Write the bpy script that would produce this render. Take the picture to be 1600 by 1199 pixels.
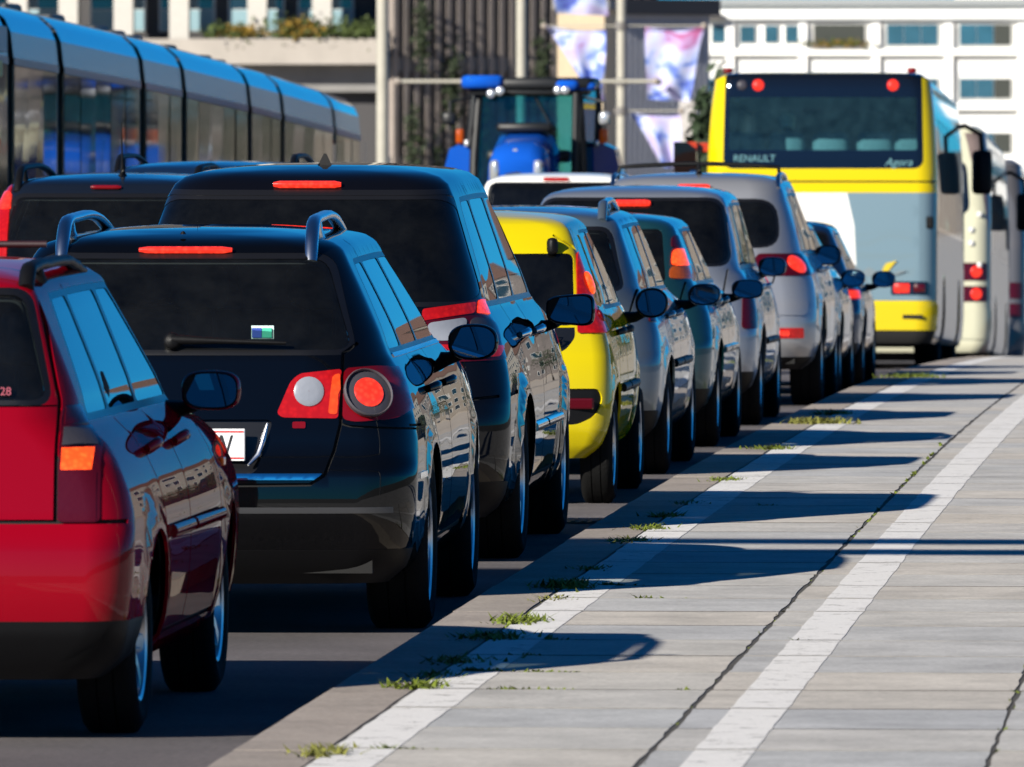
import bpy, bmesh, math, random
import numpy as np
from mathutils import Vector, Matrix
from mathutils.geometry import delaunay_2d_cdt

for o in list(bpy.data.objects):
    bpy.data.objects.remove(o)
SC = bpy.context.scene
COL = SC.collection
random.seed(7)

# ------------------------------------------------------------------ camera
EYE = 1.97                       # eye height above the near road
cam_data = bpy.data.cameras.new('camera')
cam = bpy.data.objects.new('camera', cam_data)
COL.objects.link(cam)
cam.location = (0, 0, EYE)
cam.rotation_euler = Vector((-1160 / 17000, 1.0, -430 / 17000)).to_track_quat('-Z', 'Y').to_euler()
cam_data.sensor_width = 36
cam_data.lens = 36 * 17000 / 1600
cam_data.clip_start = 1
cam_data.clip_end = 9000
cam_data.dof.use_dof = True
cam_data.dof.focus_distance = 45.5
cam_data.dof.aperture_fstop = cam_data.lens / 1000 / 0.028
SC.camera = cam

# ------------------------------------------------------------------ sky, sun, exposure
SUN_DIR = Vector((1.32, 1.70, -1.0)).normalized()      # the way the light travels
world = bpy.data.worlds.new('World')
SC.world = world
world.use_nodes = True
wn = world.node_tree
bg = wn.nodes['Background']
sky = wn.nodes.new('ShaderNodeTexSky')
sky.sky_type = 'NISHITA'
sky.sun_disc = False
sky.sun_elevation = math.asin(-SUN_DIR.z)
sky.sun_rotation = math.atan2(-SUN_DIR.x, -SUN_DIR.y)
sky.altitude = 250
sky.air_density = 0.6
sky.dust_density = 0.0
sky.ozone_density = 10.0
tint = wn.nodes.new('ShaderNodeMix')                   # the deep cyan-blue rendering of the whole sky
tint.data_type = 'RGBA'
tint.blend_type = 'MULTIPLY'
tint.inputs['Factor'].default_value = 1
tint.inputs['B'].default_value = (0.16, 0.95, 1.06, 1)
wn.links.new(sky.outputs[0], tint.inputs['A'])
wn.links.new(tint.outputs['Result'], bg.inputs['Color'])
bg.inputs['Strength'].default_value = 0.05
sun_data = bpy.data.lights.new('sun', 'SUN')
sun_data.energy = 5.0
sun_data.angle = math.radians(0.5)
sun_data.color = (1.0, 0.94, 0.84)
sun = bpy.data.objects.new('sun', sun_data)
sun.rotation_euler = SUN_DIR.to_track_quat('-Z', 'Y').to_euler()
sun.location = (-30, -30, 40)
COL.objects.link(sun)
SC.view_settings.view_transform = 'Standard'
SC.view_settings.look = 'None'
SC.view_settings.gamma = 1
SC.view_settings.use_curve_mapping = False
SC.view_settings.exposure = 0.85
SC.render.engine = 'CYCLES'
SC.cycles.use_denoising = True
SC.cycles.max_bounces = 8
SC.cycles.transparent_max_bounces = 16
SC.cycles.caustics_reflective = False
SC.cycles.caustics_refractive = False
SC.cycles.sample_clamp_indirect = 6

# ------------------------------------------------------------------ small helpers
def road_z(d):
    if d <= 45: return 0.0
    if d <= 150: return -1.6e-4 * (d - 45) ** 2
    z0, s0 = -1.6e-4 * 105 ** 2, -3.2e-4 * 105
    if d <= 260:
        t = d - 150
        return z0 + s0 * t - s0 * t * t / 220
    return z0 + s0 * 55
STREET = road_z(400)

def tag(o, label=None, cat=None, group=None, kind=None):
    if label: o['label'] = label
    if cat: o['category'] = cat
    if group: o['group'] = group
    if kind: o['kind'] = kind
    return o

def empty(name, loc=(0, 0, 0), rz=0.0, rx=0.0):
    o = bpy.data.objects.new(name, None)
    o.empty_display_size = 0.3
    o.location = loc
    o.rotation_euler = (rx, 0, rz)
    COL.objects.link(o)
    return o

def link(name, me, parent=None):
    o = bpy.data.objects.new(name, me)
    COL.objects.link(o)
    if parent is not None: o.parent = parent
    return o

def copy_tree(o, parent=None):
    c = o.copy()
    COL.objects.link(c)
    if parent is not None: c.parent = parent
    for ch in list(o.children):
        copy_tree(ch, c)
    return c

class MB:
    """collects boxes, tubes, lathes, prisms into one mesh"""
    def __init__(self):
        self.v, self.f = [], []
    def add(self, vs, fs, M=None):
        b = len(self.v)
        for p in vs:
            p = Vector(p)
            if M is not None: p = M @ p
            self.v.append(p[:])
        for f in fs: self.f.append([i + b for i in f])
        return self
    def box(self, c, s, M=None, taper=1.0):
        x, y, z = (q / 2 for q in s)
        vs = []
        for k, t in ((-z, 1.0), (z, taper)):
            for i, j in ((-x, -y), (x, -y), (x, y), (-x, y)):
                vs.append((c[0] + i * t, c[1] + j * t, c[2] + k))
        return self.add(vs, [(3, 2, 1, 0), (4, 5, 6, 7), (0, 1, 5, 4), (1, 2, 6, 5), (2, 3, 7, 6), (3, 0, 4, 7)], M)
    def rbox(self, c, s, r, M=None):
        """box with chamfered edges along all axes"""
        x, y, z = (q / 2 for q in s)
        r = min(r, x * .95, y * .95, z * .95)
        vs, rings = [], []
        def ring(k, ins):
            a, b = x - ins, y - ins
            q = max(r - ins, 0.0005)
            pts = [(-a + q, -b), (a - q, -b), (a, -b + q), (a, b - q), (a - q, b), (-a + q, b), (-a, b - q), (-a, -b + q)]
            return [(c[0] + i, c[1] + j, c[2] + k) for i, j in pts]
        for k, ins in ((-z, r), (-z + r * .3, r * .3), (-z + r, 0), (z - r, 0), (z - r * .3, r * .3), (z, r)):
            vs += ring(k, ins)
        fs = [tuple(range(7, -1, -1))]
        for n in range(5):
            for i in range(8):
                fs.append((n * 8 + i, n * 8 + (i + 1) % 8, n * 8 + 8 + (i + 1) % 8, n * 8 + 8 + i))
        fs.append(tuple(range(40, 48)))
        return self.add(vs, fs, M)
    def tube(self, pts, r, n=8, M=None, cap=True, flat=1.0):
        pts = [Vector(p) for p in pts]
        rs = r if isinstance(r, (list, tuple)) else [r] * len(pts)
        vs, fs = [], []
        up = Vector((0, 0, 1))
        for i, p in enumerate(pts):
            d = (pts[min(i + 1, len(pts) - 1)] - pts[max(i - 1, 0)]).normalized()
            a = d.cross(up)
            if a.length < 1e-3: a = d.cross(Vector((1, 0, 0)))
            a.normalize()
            b = a.cross(d).normalized()
            for k in range(n):
                t = 2 * math.pi * k / n
                vs.append(p + a * math.cos(t) * rs[i] + b * math.sin(t) * rs[i] * flat)
        for i in range(len(pts) - 1):
            for k in range(n):
                fs.append((i * n + k, i * n + (k + 1) % n, (i + 1) * n + (k + 1) % n, (i + 1) * n + k))
        if cap:
            fs.append(tuple(range(n - 1, -1, -1)))
            fs.append(tuple(range((len(pts) - 1) * n, len(pts) * n)))
        return self.add(vs, fs, M)
    def lathe(self, prof, n=24, M=None, close=False):
        """prof: (radius, height) turned round z"""
        vs, fs = [], []
        for r, h in prof:
            for k in range(n):
                t = 2 * math.pi * k / n
                vs.append((r * math.cos(t), r * math.sin(t), h))
        for i in range(len(prof) - 1):
            for k in range(n):
                fs.append((i * n + k, i * n + (k + 1) % n, (i + 1) * n + (k + 1) % n, (i + 1) * n + k))
        if not close:
            fs.append(tuple(range(n - 1, -1, -1)))
            fs.append(tuple(range((len(prof) - 1) * n, len(prof) * n)))
        return self.add(vs, fs, M)
    def prism(self, outline, y0, y1, M=None):
        """outline in (x, z), extruded along y"""
        n = len(outline)
        vs = [(x, y0, z) for x, z in outline] + [(x, y1, z) for x, z in outline]
        fs = [tuple(range(n)), tuple(range(2 * n - 1, n - 1, -1))]
        for i in range(n):
            j = (i + 1) % n
            fs.append((j, i, n + i, n + j))
        return self.add(vs, fs, M)
    def mesh(self, name, mat, smooth=None):
        me = bpy.data.meshes.new(name)
        me.from_pydata(self.v, [], self.f)
        bm = bmesh.new()
        bm.from_mesh(me)
        bmesh.ops.recalc_face_normals(bm, faces=bm.faces)
        bm.to_mesh(me)
        bm.free()
        me.materials.append(mat)
        if smooth is not None:
            me.shade_smooth()
            me.set_sharp_from_angle(angle=math.radians(smooth))
        return me
    def build(self, name, mat, parent=None, smooth=None):
        return link(name, self.mesh(name, mat, smooth), parent)

# ------------------------------------------------------------------ materials
MATS = {}
def nodes_of(name):
    m = bpy.data.materials.new(name)
    m.use_nodes = True
    nt = m.node_tree
    return m, nt, nt.nodes['Principled BSDF']

def mat(name, col, rough=0.5, metal=0.0, coat=0.0, emit=None, estr=0.0, spec=0.5, var=0.0, scale=6.0, bump=0.0, bscale=80.0):
    """plain Principled with optional procedural colour variation and relief"""
    if name in MATS: return MATS[name]
    m, nt, p = nodes_of(name)
    p.inputs['Base Color'].default_value = (*col, 1)
    p.inputs['Roughness'].default_value = rough
    p.inputs['Metallic'].default_value = metal
    p.inputs['Coat Weight'].default_value = coat
    p.inputs['Coat Roughness'].default_value = 0.015
    p.inputs['Specular IOR Level'].default_value = spec
    if emit:
        p.inputs['Emission Color'].default_value = (*emit, 1)
        p.inputs['Emission Strength'].default_value = estr
    tc = nt.nodes.new('ShaderNodeTexCoord')
    if var:
        n = nt.nodes.new('ShaderNodeTexNoise')
        n.inputs['Scale'].default_value = scale
        n.inputs['Detail'].default_value = 6
        n.inputs['Roughness'].default_value = 0.65
        nt.links.new(tc.outputs['Object'], n.inputs['Vector'])
        r = nt.nodes.new('ShaderNodeMapRange')
        r.inputs[1].default_value = 0.25; r.inputs[2].default_value = 0.75
        r.inputs[3].default_value = 1 - var; r.inputs[4].default_value = 1 + var
        nt.links.new(n.outputs['Fac'], r.inputs[0])
        mx = nt.nodes.new('ShaderNodeVectorMath'); mx.operation = 'SCALE'
        mx.inputs[0].default_value = col
        nt.links.new(r.outputs[0], mx.inputs['Scale'])
        nt.links.new(mx.outputs[0], p.inputs['Base Color'])
    if bump:
        n = nt.nodes.new('ShaderNodeTexNoise')
        n.inputs['Scale'].default_value = bscale
        n.inputs['Detail'].default_value = 4
        nt.links.new(tc.outputs['Object'], n.inputs['Vector'])
        b = nt.nodes.new('ShaderNodeBump')
        b.inputs['Strength'].default_value = bump
        b.inputs['Distance'].default_value = 0.02
        nt.links.new(n.outputs['Fac'], b.inputs['Height'])
        nt.links.new(b.outputs['Normal'], p.inputs['Normal'])
    MATS[name] = m
    return m

def paint(name, col, metal=0.0, rough=0.35, dirt=0.05):
    """car paint: pigment under clear coat with a thin uneven film of road dust"""
    if name in MATS: return MATS[name]
    m, nt, p = nodes_of(name)
    p.inputs['Metallic'].default_value = metal
    p.inputs['Coat Weight'].default_value = 0.85
    p.inputs['Coat Roughness'].default_value = 0.02
    if metal == 0: p.inputs['Specular IOR Level'].default_value = 0.0
    tc = nt.nodes.new('ShaderNodeTexCoord')
    n = nt.nodes.new('ShaderNodeTexNoise')
    n.inputs['Scale'].default_value = 2.3
    n.inputs['Detail'].default_value = 8
    n.inputs['Roughness'].default_value = 0.7
    nt.links.new(tc.outputs['Object'], n.inputs['Vector'])
    sep = nt.nodes.new('ShaderNodeSeparateXYZ')
    nt.links.new(tc.outputs['Object'], sep.inputs[0])
    low = nt.nodes.new('ShaderNodeMapRange')           # splash dirt low on the body
    low.inputs[1].default_value = 0.62; low.inputs[2].default_value = 0.2
    low.inputs[3].default_value = 0.008; low.inputs[4].default_value = dirt
    nt.links.new(sep.outputs['Z'], low.inputs[0])
    mu = nt.nodes.new('ShaderNodeMath'); mu.operation = 'MULTIPLY'
    nt.links.new(n.outputs['Fac'], mu.inputs[0]); nt.links.new(low.outputs[0], mu.inputs[1])
    mix = nt.nodes.new('ShaderNodeMix'); mix.data_type = 'RGBA'
    mix.inputs['A'].default_value = (*col, 1)
    mix.inputs['B'].default_value = (0.06, 0.05, 0.042, 1)
    nt.links.new(mu.outputs[0], mix.inputs['Factor'])
    nt.links.new(mix.outputs['Result'], p.inputs['Base Color'])
    rr = nt.nodes.new('ShaderNodeMath'); rr.operation = 'MULTIPLY_ADD'
    rr.inputs[1].default_value = 0.5; rr.inputs[2].default_value = rough
    nt.links.new(mu.outputs[0], rr.inputs[0])
    nt.links.new(rr.outputs[0], p.inputs['Roughness'])
    cr = nt.nodes.new('ShaderNodeMath'); cr.operation = 'MULTIPLY_ADD'
    cr.inputs[1].default_value = 0.9; cr.inputs[2].default_value = 0.0
    nt.links.new(mu.outputs[0], cr.inputs[0])
    nt.links.new(cr.outputs[0], p.inputs['Coat Roughness'])
    # orange peel and gentle panel waviness
    nb = nt.nodes.new('ShaderNodeTexNoise'); nb.inputs['Scale'].default_value = 1.7
    nb.inputs['Detail'].default_value = 0
    nt.links.new(tc.outputs['Object'], nb.inputs['Vector'])
    bp = nt.nodes.new('ShaderNodeBump'); bp.inputs['Strength'].default_value = 0.14; bp.inputs['Distance'].default_value = 0.02
    nt.links.new(nb.outputs['Fac'], bp.inputs['Height'])
    nt.links.new(bp.outputs['Normal'], p.inputs['Normal'])
    nt.links.new(bp.outputs['Normal'], p.inputs['Coat Normal'])
    MATS[name] = m
    return m

def glass(name, tint, ior=1.45, rough=0.012, dust=0.012, dcol=(.30, .31, .30)):
    """window glass: a mirror by Fresnel over a tinted clear pane"""
    if name in MATS: return MATS[name]
    m = bpy.data.materials.new(name)
    m.use_nodes = True
    nt = m.node_tree
    nt.nodes.remove(nt.nodes['Principled BSDF'])
    out = nt.nodes['Material Output']
    tr = nt.nodes.new('ShaderNodeBsdfTransparent'); tr.inputs[0].default_value = (*tint, 1)
    gl = nt.nodes.new('ShaderNodeBsdfGlossy'); gl.inputs['Roughness'].default_value = rough
    gl.inputs['Color'].default_value = (1, 1, 1, 1)
    fr = nt.nodes.new('ShaderNodeFresnel'); fr.inputs['IOR'].default_value = ior
    mx = nt.nodes.new('ShaderNodeMixShader')
    nt.links.new(fr.outputs[0], mx.inputs[0])
    df = nt.nodes.new('ShaderNodeBsdfDiffuse'); df.inputs[0].default_value = (*dcol, 1)
    tc = nt.nodes.new('ShaderNodeTexCoord')
    n = nt.nodes.new('ShaderNodeTexNoise'); n.inputs['Scale'].default_value = 7; n.inputs['Detail'].default_value = 8; n.inputs['Roughness'].default_value = .7
    nt.links.new(tc.outputs['Object'], n.inputs['Vector'])
    dr = nt.nodes.new('ShaderNodeMapRange'); dr.inputs[1].default_value = .3; dr.inputs[2].default_value = .75
    dr.inputs[3].default_value = dust * .4; dr.inputs[4].default_value = dust * 1.5
    nt.links.new(n.outputs['Fac'], dr.inputs[0])
    md = nt.nodes.new('ShaderNodeMixShader')
    nt.links.new(dr.outputs[0], md.inputs[0]); nt.links.new(tr.outputs[0], md.inputs[1]); nt.links.new(df.outputs[0], md.inputs[2])
    nt.links.new(md.outputs[0], mx.inputs[1])
    nt.links.new(gl.outputs[0], mx.inputs[2])
    nt.links.new(mx.outputs[0], out.inputs['Surface'])
    MATS[name] = m
    return m

def lens(name, col, emit=0.0, ecol=None):
    """ribbed plastic lamp lens"""
    if name in MATS: return MATS[name]
    m, nt, p = nodes_of(name)
    p.inputs['Base Color'].default_value = (*col, 1)
    p.inputs['Roughness'].default_value = 0.3
    p.inputs['Specular IOR Level'].default_value = 0.15
    p.inputs['Coat Weight'].default_value = 0.7
    p.inputs['Coat Roughness'].default_value = 0.03
    tc = nt.nodes.new('ShaderNodeTexCoord')
    v = nt.nodes.new('ShaderNodeTexVoronoi'); v.inputs['Scale'].default_value = 48
    nt.links.new(tc.outputs['Object'], v.inputs['Vector'])
    b = nt.nodes.new('ShaderNodeBump'); b.inputs['Strength'].default_value = 0.12; b.inputs['Distance'].default_value = 0.004
    nt.links.new(v.outputs['Distance'], b.inputs['Height'])
    nt.links.new(b.outputs['Normal'], p.inputs['Normal'])
    if emit:
        rp = nt.nodes.new('ShaderNodeMapRange')
        rp.inputs[1].default_value = 0.0; rp.inputs[2].default_value = 0.6
        rp.inputs[3].default_value = emit * 1.35; rp.inputs[4].default_value = emit * 0.6
        nt.links.new(v.outputs['Distance'], rp.inputs[0])
        p.inputs['Emission Color'].default_value = (*(ecol or (1, 0.03, 0.015)), 1)
        nt.links.new(rp.outputs[0], p.inputs['Emission Strength'])
    MATS[name] = m
    return m

BLACK_PLASTIC = mat('black plastic', (0.003, 0.003, 0.0035), 0.5, spec=0.2, bump=0.1, bscale=300)
DARK_TRIM = mat('dark trim', (0.006, 0.006, 0.007), 0.3)
GAP = mat('panel gap', (0.002, 0.002, 0.002), 0.9)
RUBBER = mat('tyre rubber', (0.006, 0.006, 0.006), 0.8, spec=0.12, var=0.3, bump=0.3, bscale=120)
CHROME = mat('chrome', (0.75, 0.76, 0.78), 0.07, 1.0)
SATIN = mat('satin aluminium', (0.62, 0.64, 0.68), 0.22, 1.0)
ALLOY = mat('alloy rim', (0.5, 0.52, 0.55), 0.28, 1.0, var=0.15)
CABIN = mat('cabin lining', (0.020, 0.021, 0.023), 0.85)
SEAT = mat('seat cloth', (0.040, 0.042, 0.047), 0.9, var=0.3, scale=30)
UNDER = mat('underbody', (0.004, 0.004, 0.004), 0.9)
RED_LENS = lens('red lens', (0.14, 0.001, 0.003))
RED_DARK = lens('dark red lens', (0.055, 0.001, 0.005))
RED_LIT = lens('lit red lamp', (0.25, 0.004, 0.004), 0.85, (1, 0.045, 0.02))
RED_GLOW = lens('glowing red lens', (0.22, 0.002, 0.004), 0.16, (1, 0.02, 0.012))
ORANGE_LIT = lens('lit orange lamp', (0.35, 0.02, 0.004), 1.2, (1, 0.085, 0.012))
AMBER = lens('amber lens', (0.3, 0.05, 0.006), 0.06, (1, 0.2, 0.02))
CLEAR = lens('clear lens', (0.20, 0.215, 0.25))
SMOKED = lens('smoked lens', (0.045, 0.042, 0.05))
GL_DARK = glass('tinted car glass', (0.20, 0.25, 0.24))
GL_REAR = glass('heated back window', (0.62, 0.70, 0.68), dust=.014)
GL_MID = glass('green car glass', (0.48, 0.58, 0.54))
GL_BLACK = glass('privacy glass', (0.03, 0.035, 0.04))
MIRROR = mat('mirror silver', (0.30, 0.36, 0.42), 0.015, 1.0)
WHITE_PLATE = mat('plate white', (0.75, 0.75, 0.75), 0.4)
PLATE_INK = mat('plate ink', (0.01, 0.01, 0.01), 0.5)
PLATE_RED = mat('plate red', (0.5, 0.02, 0.02), 0.5)
# ------------------------------------------------------------------ car body builder
def pchip(x, y):
    x = np.asarray(x, float); y = np.asarray(y, float)
    h = np.diff(x); d = np.diff(y) / h
    m = np.zeros_like(y)
    for i in range(1, len(x) - 1):
        if d[i - 1] * d[i] > 0:
            w1, w2 = 2 * h[i] + h[i - 1], h[i] + 2 * h[i - 1]
            m[i] = (w1 + w2) / (w1 / d[i - 1] + w2 / d[i])
    m[0], m[-1] = d[0], d[-1]
    def f(q):
        q = np.clip(q, x[0], x[-1])
        i = np.clip(np.searchsorted(x, q, 'right') - 1, 0, len(h) - 1)
        t = (q - x[i]) / h[i]
        return ((2 * t**3 - 3 * t**2 + 1) * y[i] + (t**3 - 2 * t**2 + t) * h[i] * m[i]
                + (-2 * t**3 + 3 * t**2) * y[i + 1] + (t**3 - t**2) * h[i] * m[i + 1])
    return f

def lerp_tab(tab, z):
    a = np.array(tab, float)
    return float(np.interp(z, a[:, 0], a[:, 1]))

def std_rows(L, w, H, belt, rear, front, wtop, rc=0.28, zb=0.2, bulge=0.0, bin_=.13):
    """stack of horizontal sections (z, half width, rear y, front y, corner radius) from sill to roof"""
    zt = H - 0.115
    zs = [zb, zb + .07, zb + .16, .48, .60, .69, .78, belt - .15, belt - .07, belt]
    ws = [w - .13, w - .05, w - .02, w - .006] + [w - bin_ * max(0, (z - .55) / (belt - .55)) ** 3.0 for z in zs[4:]]
    for k in (.25, .5, .75, 1.0):
        zs.append(belt + (zt - belt) * k)
        ws.append((w - bin_) + (wtop - (w - bin_)) * (k ** 1.12))
    rows = []
    for z, ww in zip(zs, ws):
        rows.append([z, ww, lerp_tab(rear, z), lerp_tab(front, z), (rc * .68 if z < belt - .08 else rc) if z < belt else max(.08, rc - .12 * (z - belt) / (zt - belt))])
    yr0, yf0 = rows[-1][2], rows[-1][3]
    for dz, dw in ((.075, .022), (.045, .062), (.024, .14), (.010, .28), (.003, .42), (0, None)):
        ww = wtop - dw if dw is not None else 0.0
        if ww < 0: continue
        sh = wtop - ww
        rows.append([H - dz, ww, yr0 + sh * 0.95 + (.02 if dw else 0), yf0 - sh * 1.2, min(max(rc - .12, .08, sh + .05), ww if ww > 0 else .01)])
    return rows

class Body:
    def __init__(self, L, rows, bow=.07, tr=.03, tf=.07, wheels=(), wr=.31, flare=.014, camber=.03, belt=1.0):
        self.L = L
        r = np.array(rows, float)
        self.rows = r
        dz, dw = np.diff(r[:, 0]), np.diff(r[:, 1])
        self.m = np.concatenate([[0], np.cumsum(np.sqrt(dz**2 + dw**2) + 1e-4)])
        self.M = self.m[-1]
        self.fz, self.fw, self.fr0, self.fr1, self.frc = [pchip(self.m, r[:, k]) for k in range(5)]
        self.Wd = float(r[:, 1].max()); self.Lu = L
        self.bow, self.tr, self.tf, self.wheels, self.wr, self.flare = bow, tr, tf, wheels, wr, flare
        self.camber, self.belt = camber, belt
        mm = np.linspace(0, self.M, 1200)
        self._mm, self._zz = mm, np.maximum.accumulate(self.fz(mm) + np.arange(1200) * 1e-9)
    def mz(self, z):
        return float(np.interp(z, self._zz, self._mm))
    def sec(self, m):
        w, yr, yf = self.fw(m), self.fr0(m), self.fr1(m)
        r = np.minimum(np.minimum(self.frc(m), np.maximum(w, 1e-4) * .999), (yf - yr) / 2)
        return w, yr, yf, np.maximum(r, 1e-4)
    def P(self, u, m):
        u = np.asarray(u, float); m = np.asarray(m, float)
        sg = np.sign(u); a = np.abs(u)
        w, yr, yf, r = self.sec(m)
        z = self.fz(m)
        Ls = yf - yr
        rear = a <= self.Wd
        frontm = a > self.Wd + self.Lu
        s = np.where(rear, (a / self.Wd - 1) * w, (a - self.Wd) / self.Lu * Ls)
        s2 = np.where(frontm, -(a - self.Wd - self.Lu) / self.Wd * w, Ls - s)
        half = (s < Ls / 2) & ~frontm
        q = np.where(half, s, s2)
        th = np.clip((q + r) / (2 * r), 0, 1) * math.pi / 2
        x = np.where(q < -r, w + q, np.where(q > r, w, w - r + r * np.sin(th)))
        d = np.where(q < -r, 0, np.where(q > r, q, r - r * np.cos(th)))
        y = np.where(half, yr + d, yf - d)
        # plan curvature
        k = np.clip((x / self.Wd), 0, 1) ** 2
        y = y + self.bow * k * np.clip(1 - (y - yr) / 1.2, 0, 1) - 1.4 * self.bow * k * np.clip(1 - (yf - y) / 1.2, 0, 1)
        g = 1 - self.tr * np.clip((1.3 - y) / 1.3, 0, 1.2) ** 2 - self.tf * np.clip((y - self.L + 1.5) / 1.5, 0, 1.2) ** 2
        x = x * g
        up = np.clip((z - self.belt) / .45, 0, 1)
        z = z - self.camber * up * ((y - self.L * .42) / (self.L * .42)) ** 2
        if self.flare:
            for wy, wz in self.wheels:
                dist = np.sqrt((y - wy) ** 2 + (z - wz) ** 2)
                x = x + self.flare * np.exp(-((dist - self.wr - .07) / .06) ** 2) * (np.clip(x / self.Wd, 0, 1) ** 8)
        return np.stack([sg * x, y, z], -1)
    def N(self, u, m):
        e = 2e-3
        u = np.asarray(u, float); m = np.asarray(m, float)
        du = self.P(u + e, m) - self.P(u - e, m)
        m0, m1 = np.clip(m - e, 0, self.M), np.clip(m + e, 0, self.M)
        dm = self.P(u, m1) - self.P(u, m0)
        n = np.cross(du, dm)
        ln = np.linalg.norm(n, axis=-1, keepdims=True)
        n = np.where(ln > 1e-12, n / np.maximum(ln, 1e-12), np.array([0, 0, 1.0]))
        return n
    # world outline -> unwrapped domain
    def R(self, x, z, sg=None):
        m = self.mz(z)
        w, yr, yf, r = [float(q) for q in self.sec(np.array(m))]
        sgn = 1 if x >= 0 else -1
        ax = abs(x) / (1 - self.tr)
        if ax <= w - r: xe = ax
        else:
            t = min((ax - (w - r)) / r, 1.0)
            xe = w + r * (math.asin(t) / (math.pi / 4) - 1)
        u = self.Wd * xe / w if xe <= w else self.Wd + (xe - w) / (yf - yr) * self.Lu
        return (sgn * u, m)
    def S(self, y, z, sg=1):
        m = self.mz(z)
        w, yr, yf, r = [float(q) for q in self.sec(np.array(m))]
        d = y - yr; e = yf - y
        if d < r:
            s = r * (math.acos(max(-1, min(1, 1 - d / r))) / (math.pi / 4) - 1) if d > 0 else -r + d
        elif e < r:
            s2 = r * (math.acos(max(-1, min(1, 1 - e / r))) / (math.pi / 4) - 1) if e > 0 else -r + e
            if s2 < 0:
                return (sg * (self.Wd + self.Lu + (-s2) / w * self.Wd), m)
            s = (yf - yr) - s2
        else: s = d
        u = self.Wd + s / (yf - yr) * self.Lu if s >= 0 else self.Wd * (1 + s / w)
        return (sg * u, m)
    def F(self, x, z, sg=None):
        m = self.mz(z)
        w, yr, yf, r = [float(q) for q in self.sec(np.array(m))]
        sgn = 1 if x >= 0 else -1
        u = self.Wd + self.Lu + (w - min(abs(x), w)) / w * self.Wd
        return (sgn * u, m)
    def point(self, uv, off=0.0):
        p = self.P(np.array([uv[0]]), np.array([uv[1]]))[0]
        n = self.N(np.array([uv[0]]), np.array([uv[1]]))[0]
        return Vector(p + n * off), Vector(n)

def dense(pts, step=.05, closed=True):
    out = []
    n = len(pts)
    for i in range(n if closed else n - 1):
        a, b = pts[i], pts[(i + 1) % n]
        k = max(1, int(math.hypot(b[0] - a[0], b[1] - a[1]) / step))
        for j in range(k):
            out.append((a[0] + (b[0] - a[0]) * j / k, a[1] + (b[1] - a[1]) * j / k))
    if not closed: out.append(pts[-1])
    return out

def rounded(pts, r, n=5):
    """polygon with rounded corners; r one radius or one per corner"""
    out = []
    N = len(pts)
    for i in range(N):
        rr = r[i] if isinstance(r, (list, tuple)) else r
        p = Vector(pts[i]); a = Vector(pts[i - 1]); b = Vector(pts[(i + 1) % N])
        if rr <= 0:
            out.append(tuple(p)); continue
        da, db = (a - p), (b - p)
        rr_ = min(rr, da.length * .45, db.length * .45)
        p0, p1 = p + da.normalized() * rr_, p + db.normalized() * rr_
        for k in range(n + 1):
            t = k / n
            q = p0 * (1 - t) ** 2 + p * 2 * t * (1 - t) + p1 * t ** 2
            out.append((q.x, q.y))
    return out

def strip(pts, w):
    """closed band of width w round an open polyline"""
    P = [Vector(p) for p in pts]
    lft, rgt = [], []
    for i, p in enumerate(P):
        d = (P[min(i + 1, len(P) - 1)] - P[max(i - 1, 0)]).normalized()
        n = Vector((-d.y, d.x)) * w / 2
        lft.append(tuple(p + n)); rgt.append(tuple(p - n))
    return lft + rgt[::-1]

def inside(poly, pts):
    x, y = pts[:, 0], pts[:, 1]
    c = np.zeros(len(pts), bool)
    P = np.asarray(poly, float)
    x0, y0 = P[:, 0], P[:, 1]
    x1, y1 = np.roll(x0, -1), np.roll(y0, -1)
    for i in range(len(P)):
        if y0[i] == y1[i]: continue
        k = ((y0[i] > y) != (y1[i] > y)) & (x < (x1[i] - x0[i]) * (y - y0[i]) / (y1[i] - y0[i]) + x0[i])
        c ^= k
    return c

def skin_mesh(name, B, uv, tris, material, off=0.0, skirt=0.012, flip=False):
    """one panel of the body surface as its own mesh, with turned-in edges and true surface normals"""
    ids = np.unique(tris)
    remap = -np.ones(len(uv), int); remap[ids] = np.arange(len(ids))
    t = remap[tris]
    u, m = uv[ids, 0], uv[ids, 1]
    nrm = B.N(u, m)
    pos = B.P(u, m) + nrm * off
    if flip:
        t = t[:, ::-1]; nrm = -nrm
    verts = [tuple(p) for p in pos]
    faces = [tuple(f) for f in t]
    ln = [tuple(nrm[i]) for f in t for i in f]
    if skirt:
        ed = {}
        for f in t:
            for a, b in ((f[0], f[1]), (f[1], f[2]), (f[2], f[0])):
                if (b, a) in ed: del ed[(b, a)]
                else: ed[(a, b)] = 1
        low = {}
        for a, b in ed:
            for i in (a, b):
                if i not in low:
                    low[i] = len(verts)
                    verts.append(tuple(pos[i] - nrm[i] * skirt))
            faces.append((b, a, low[a], low[b]))
            e = pos[b] - pos[a]
            fn = np.cross(e, nrm[a]); q = np.linalg.norm(fn)
            fn = fn / q if q > 1e-9 else nrm[a]
            ln += [tuple(fn)] * 4
    me = bpy.data.meshes.new(name)
    me.from_pydata(verts, [], faces)
    me.materials.append(material)
    me.shade_smooth()
    me.normals_split_custom_set(ln)
    return me

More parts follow.
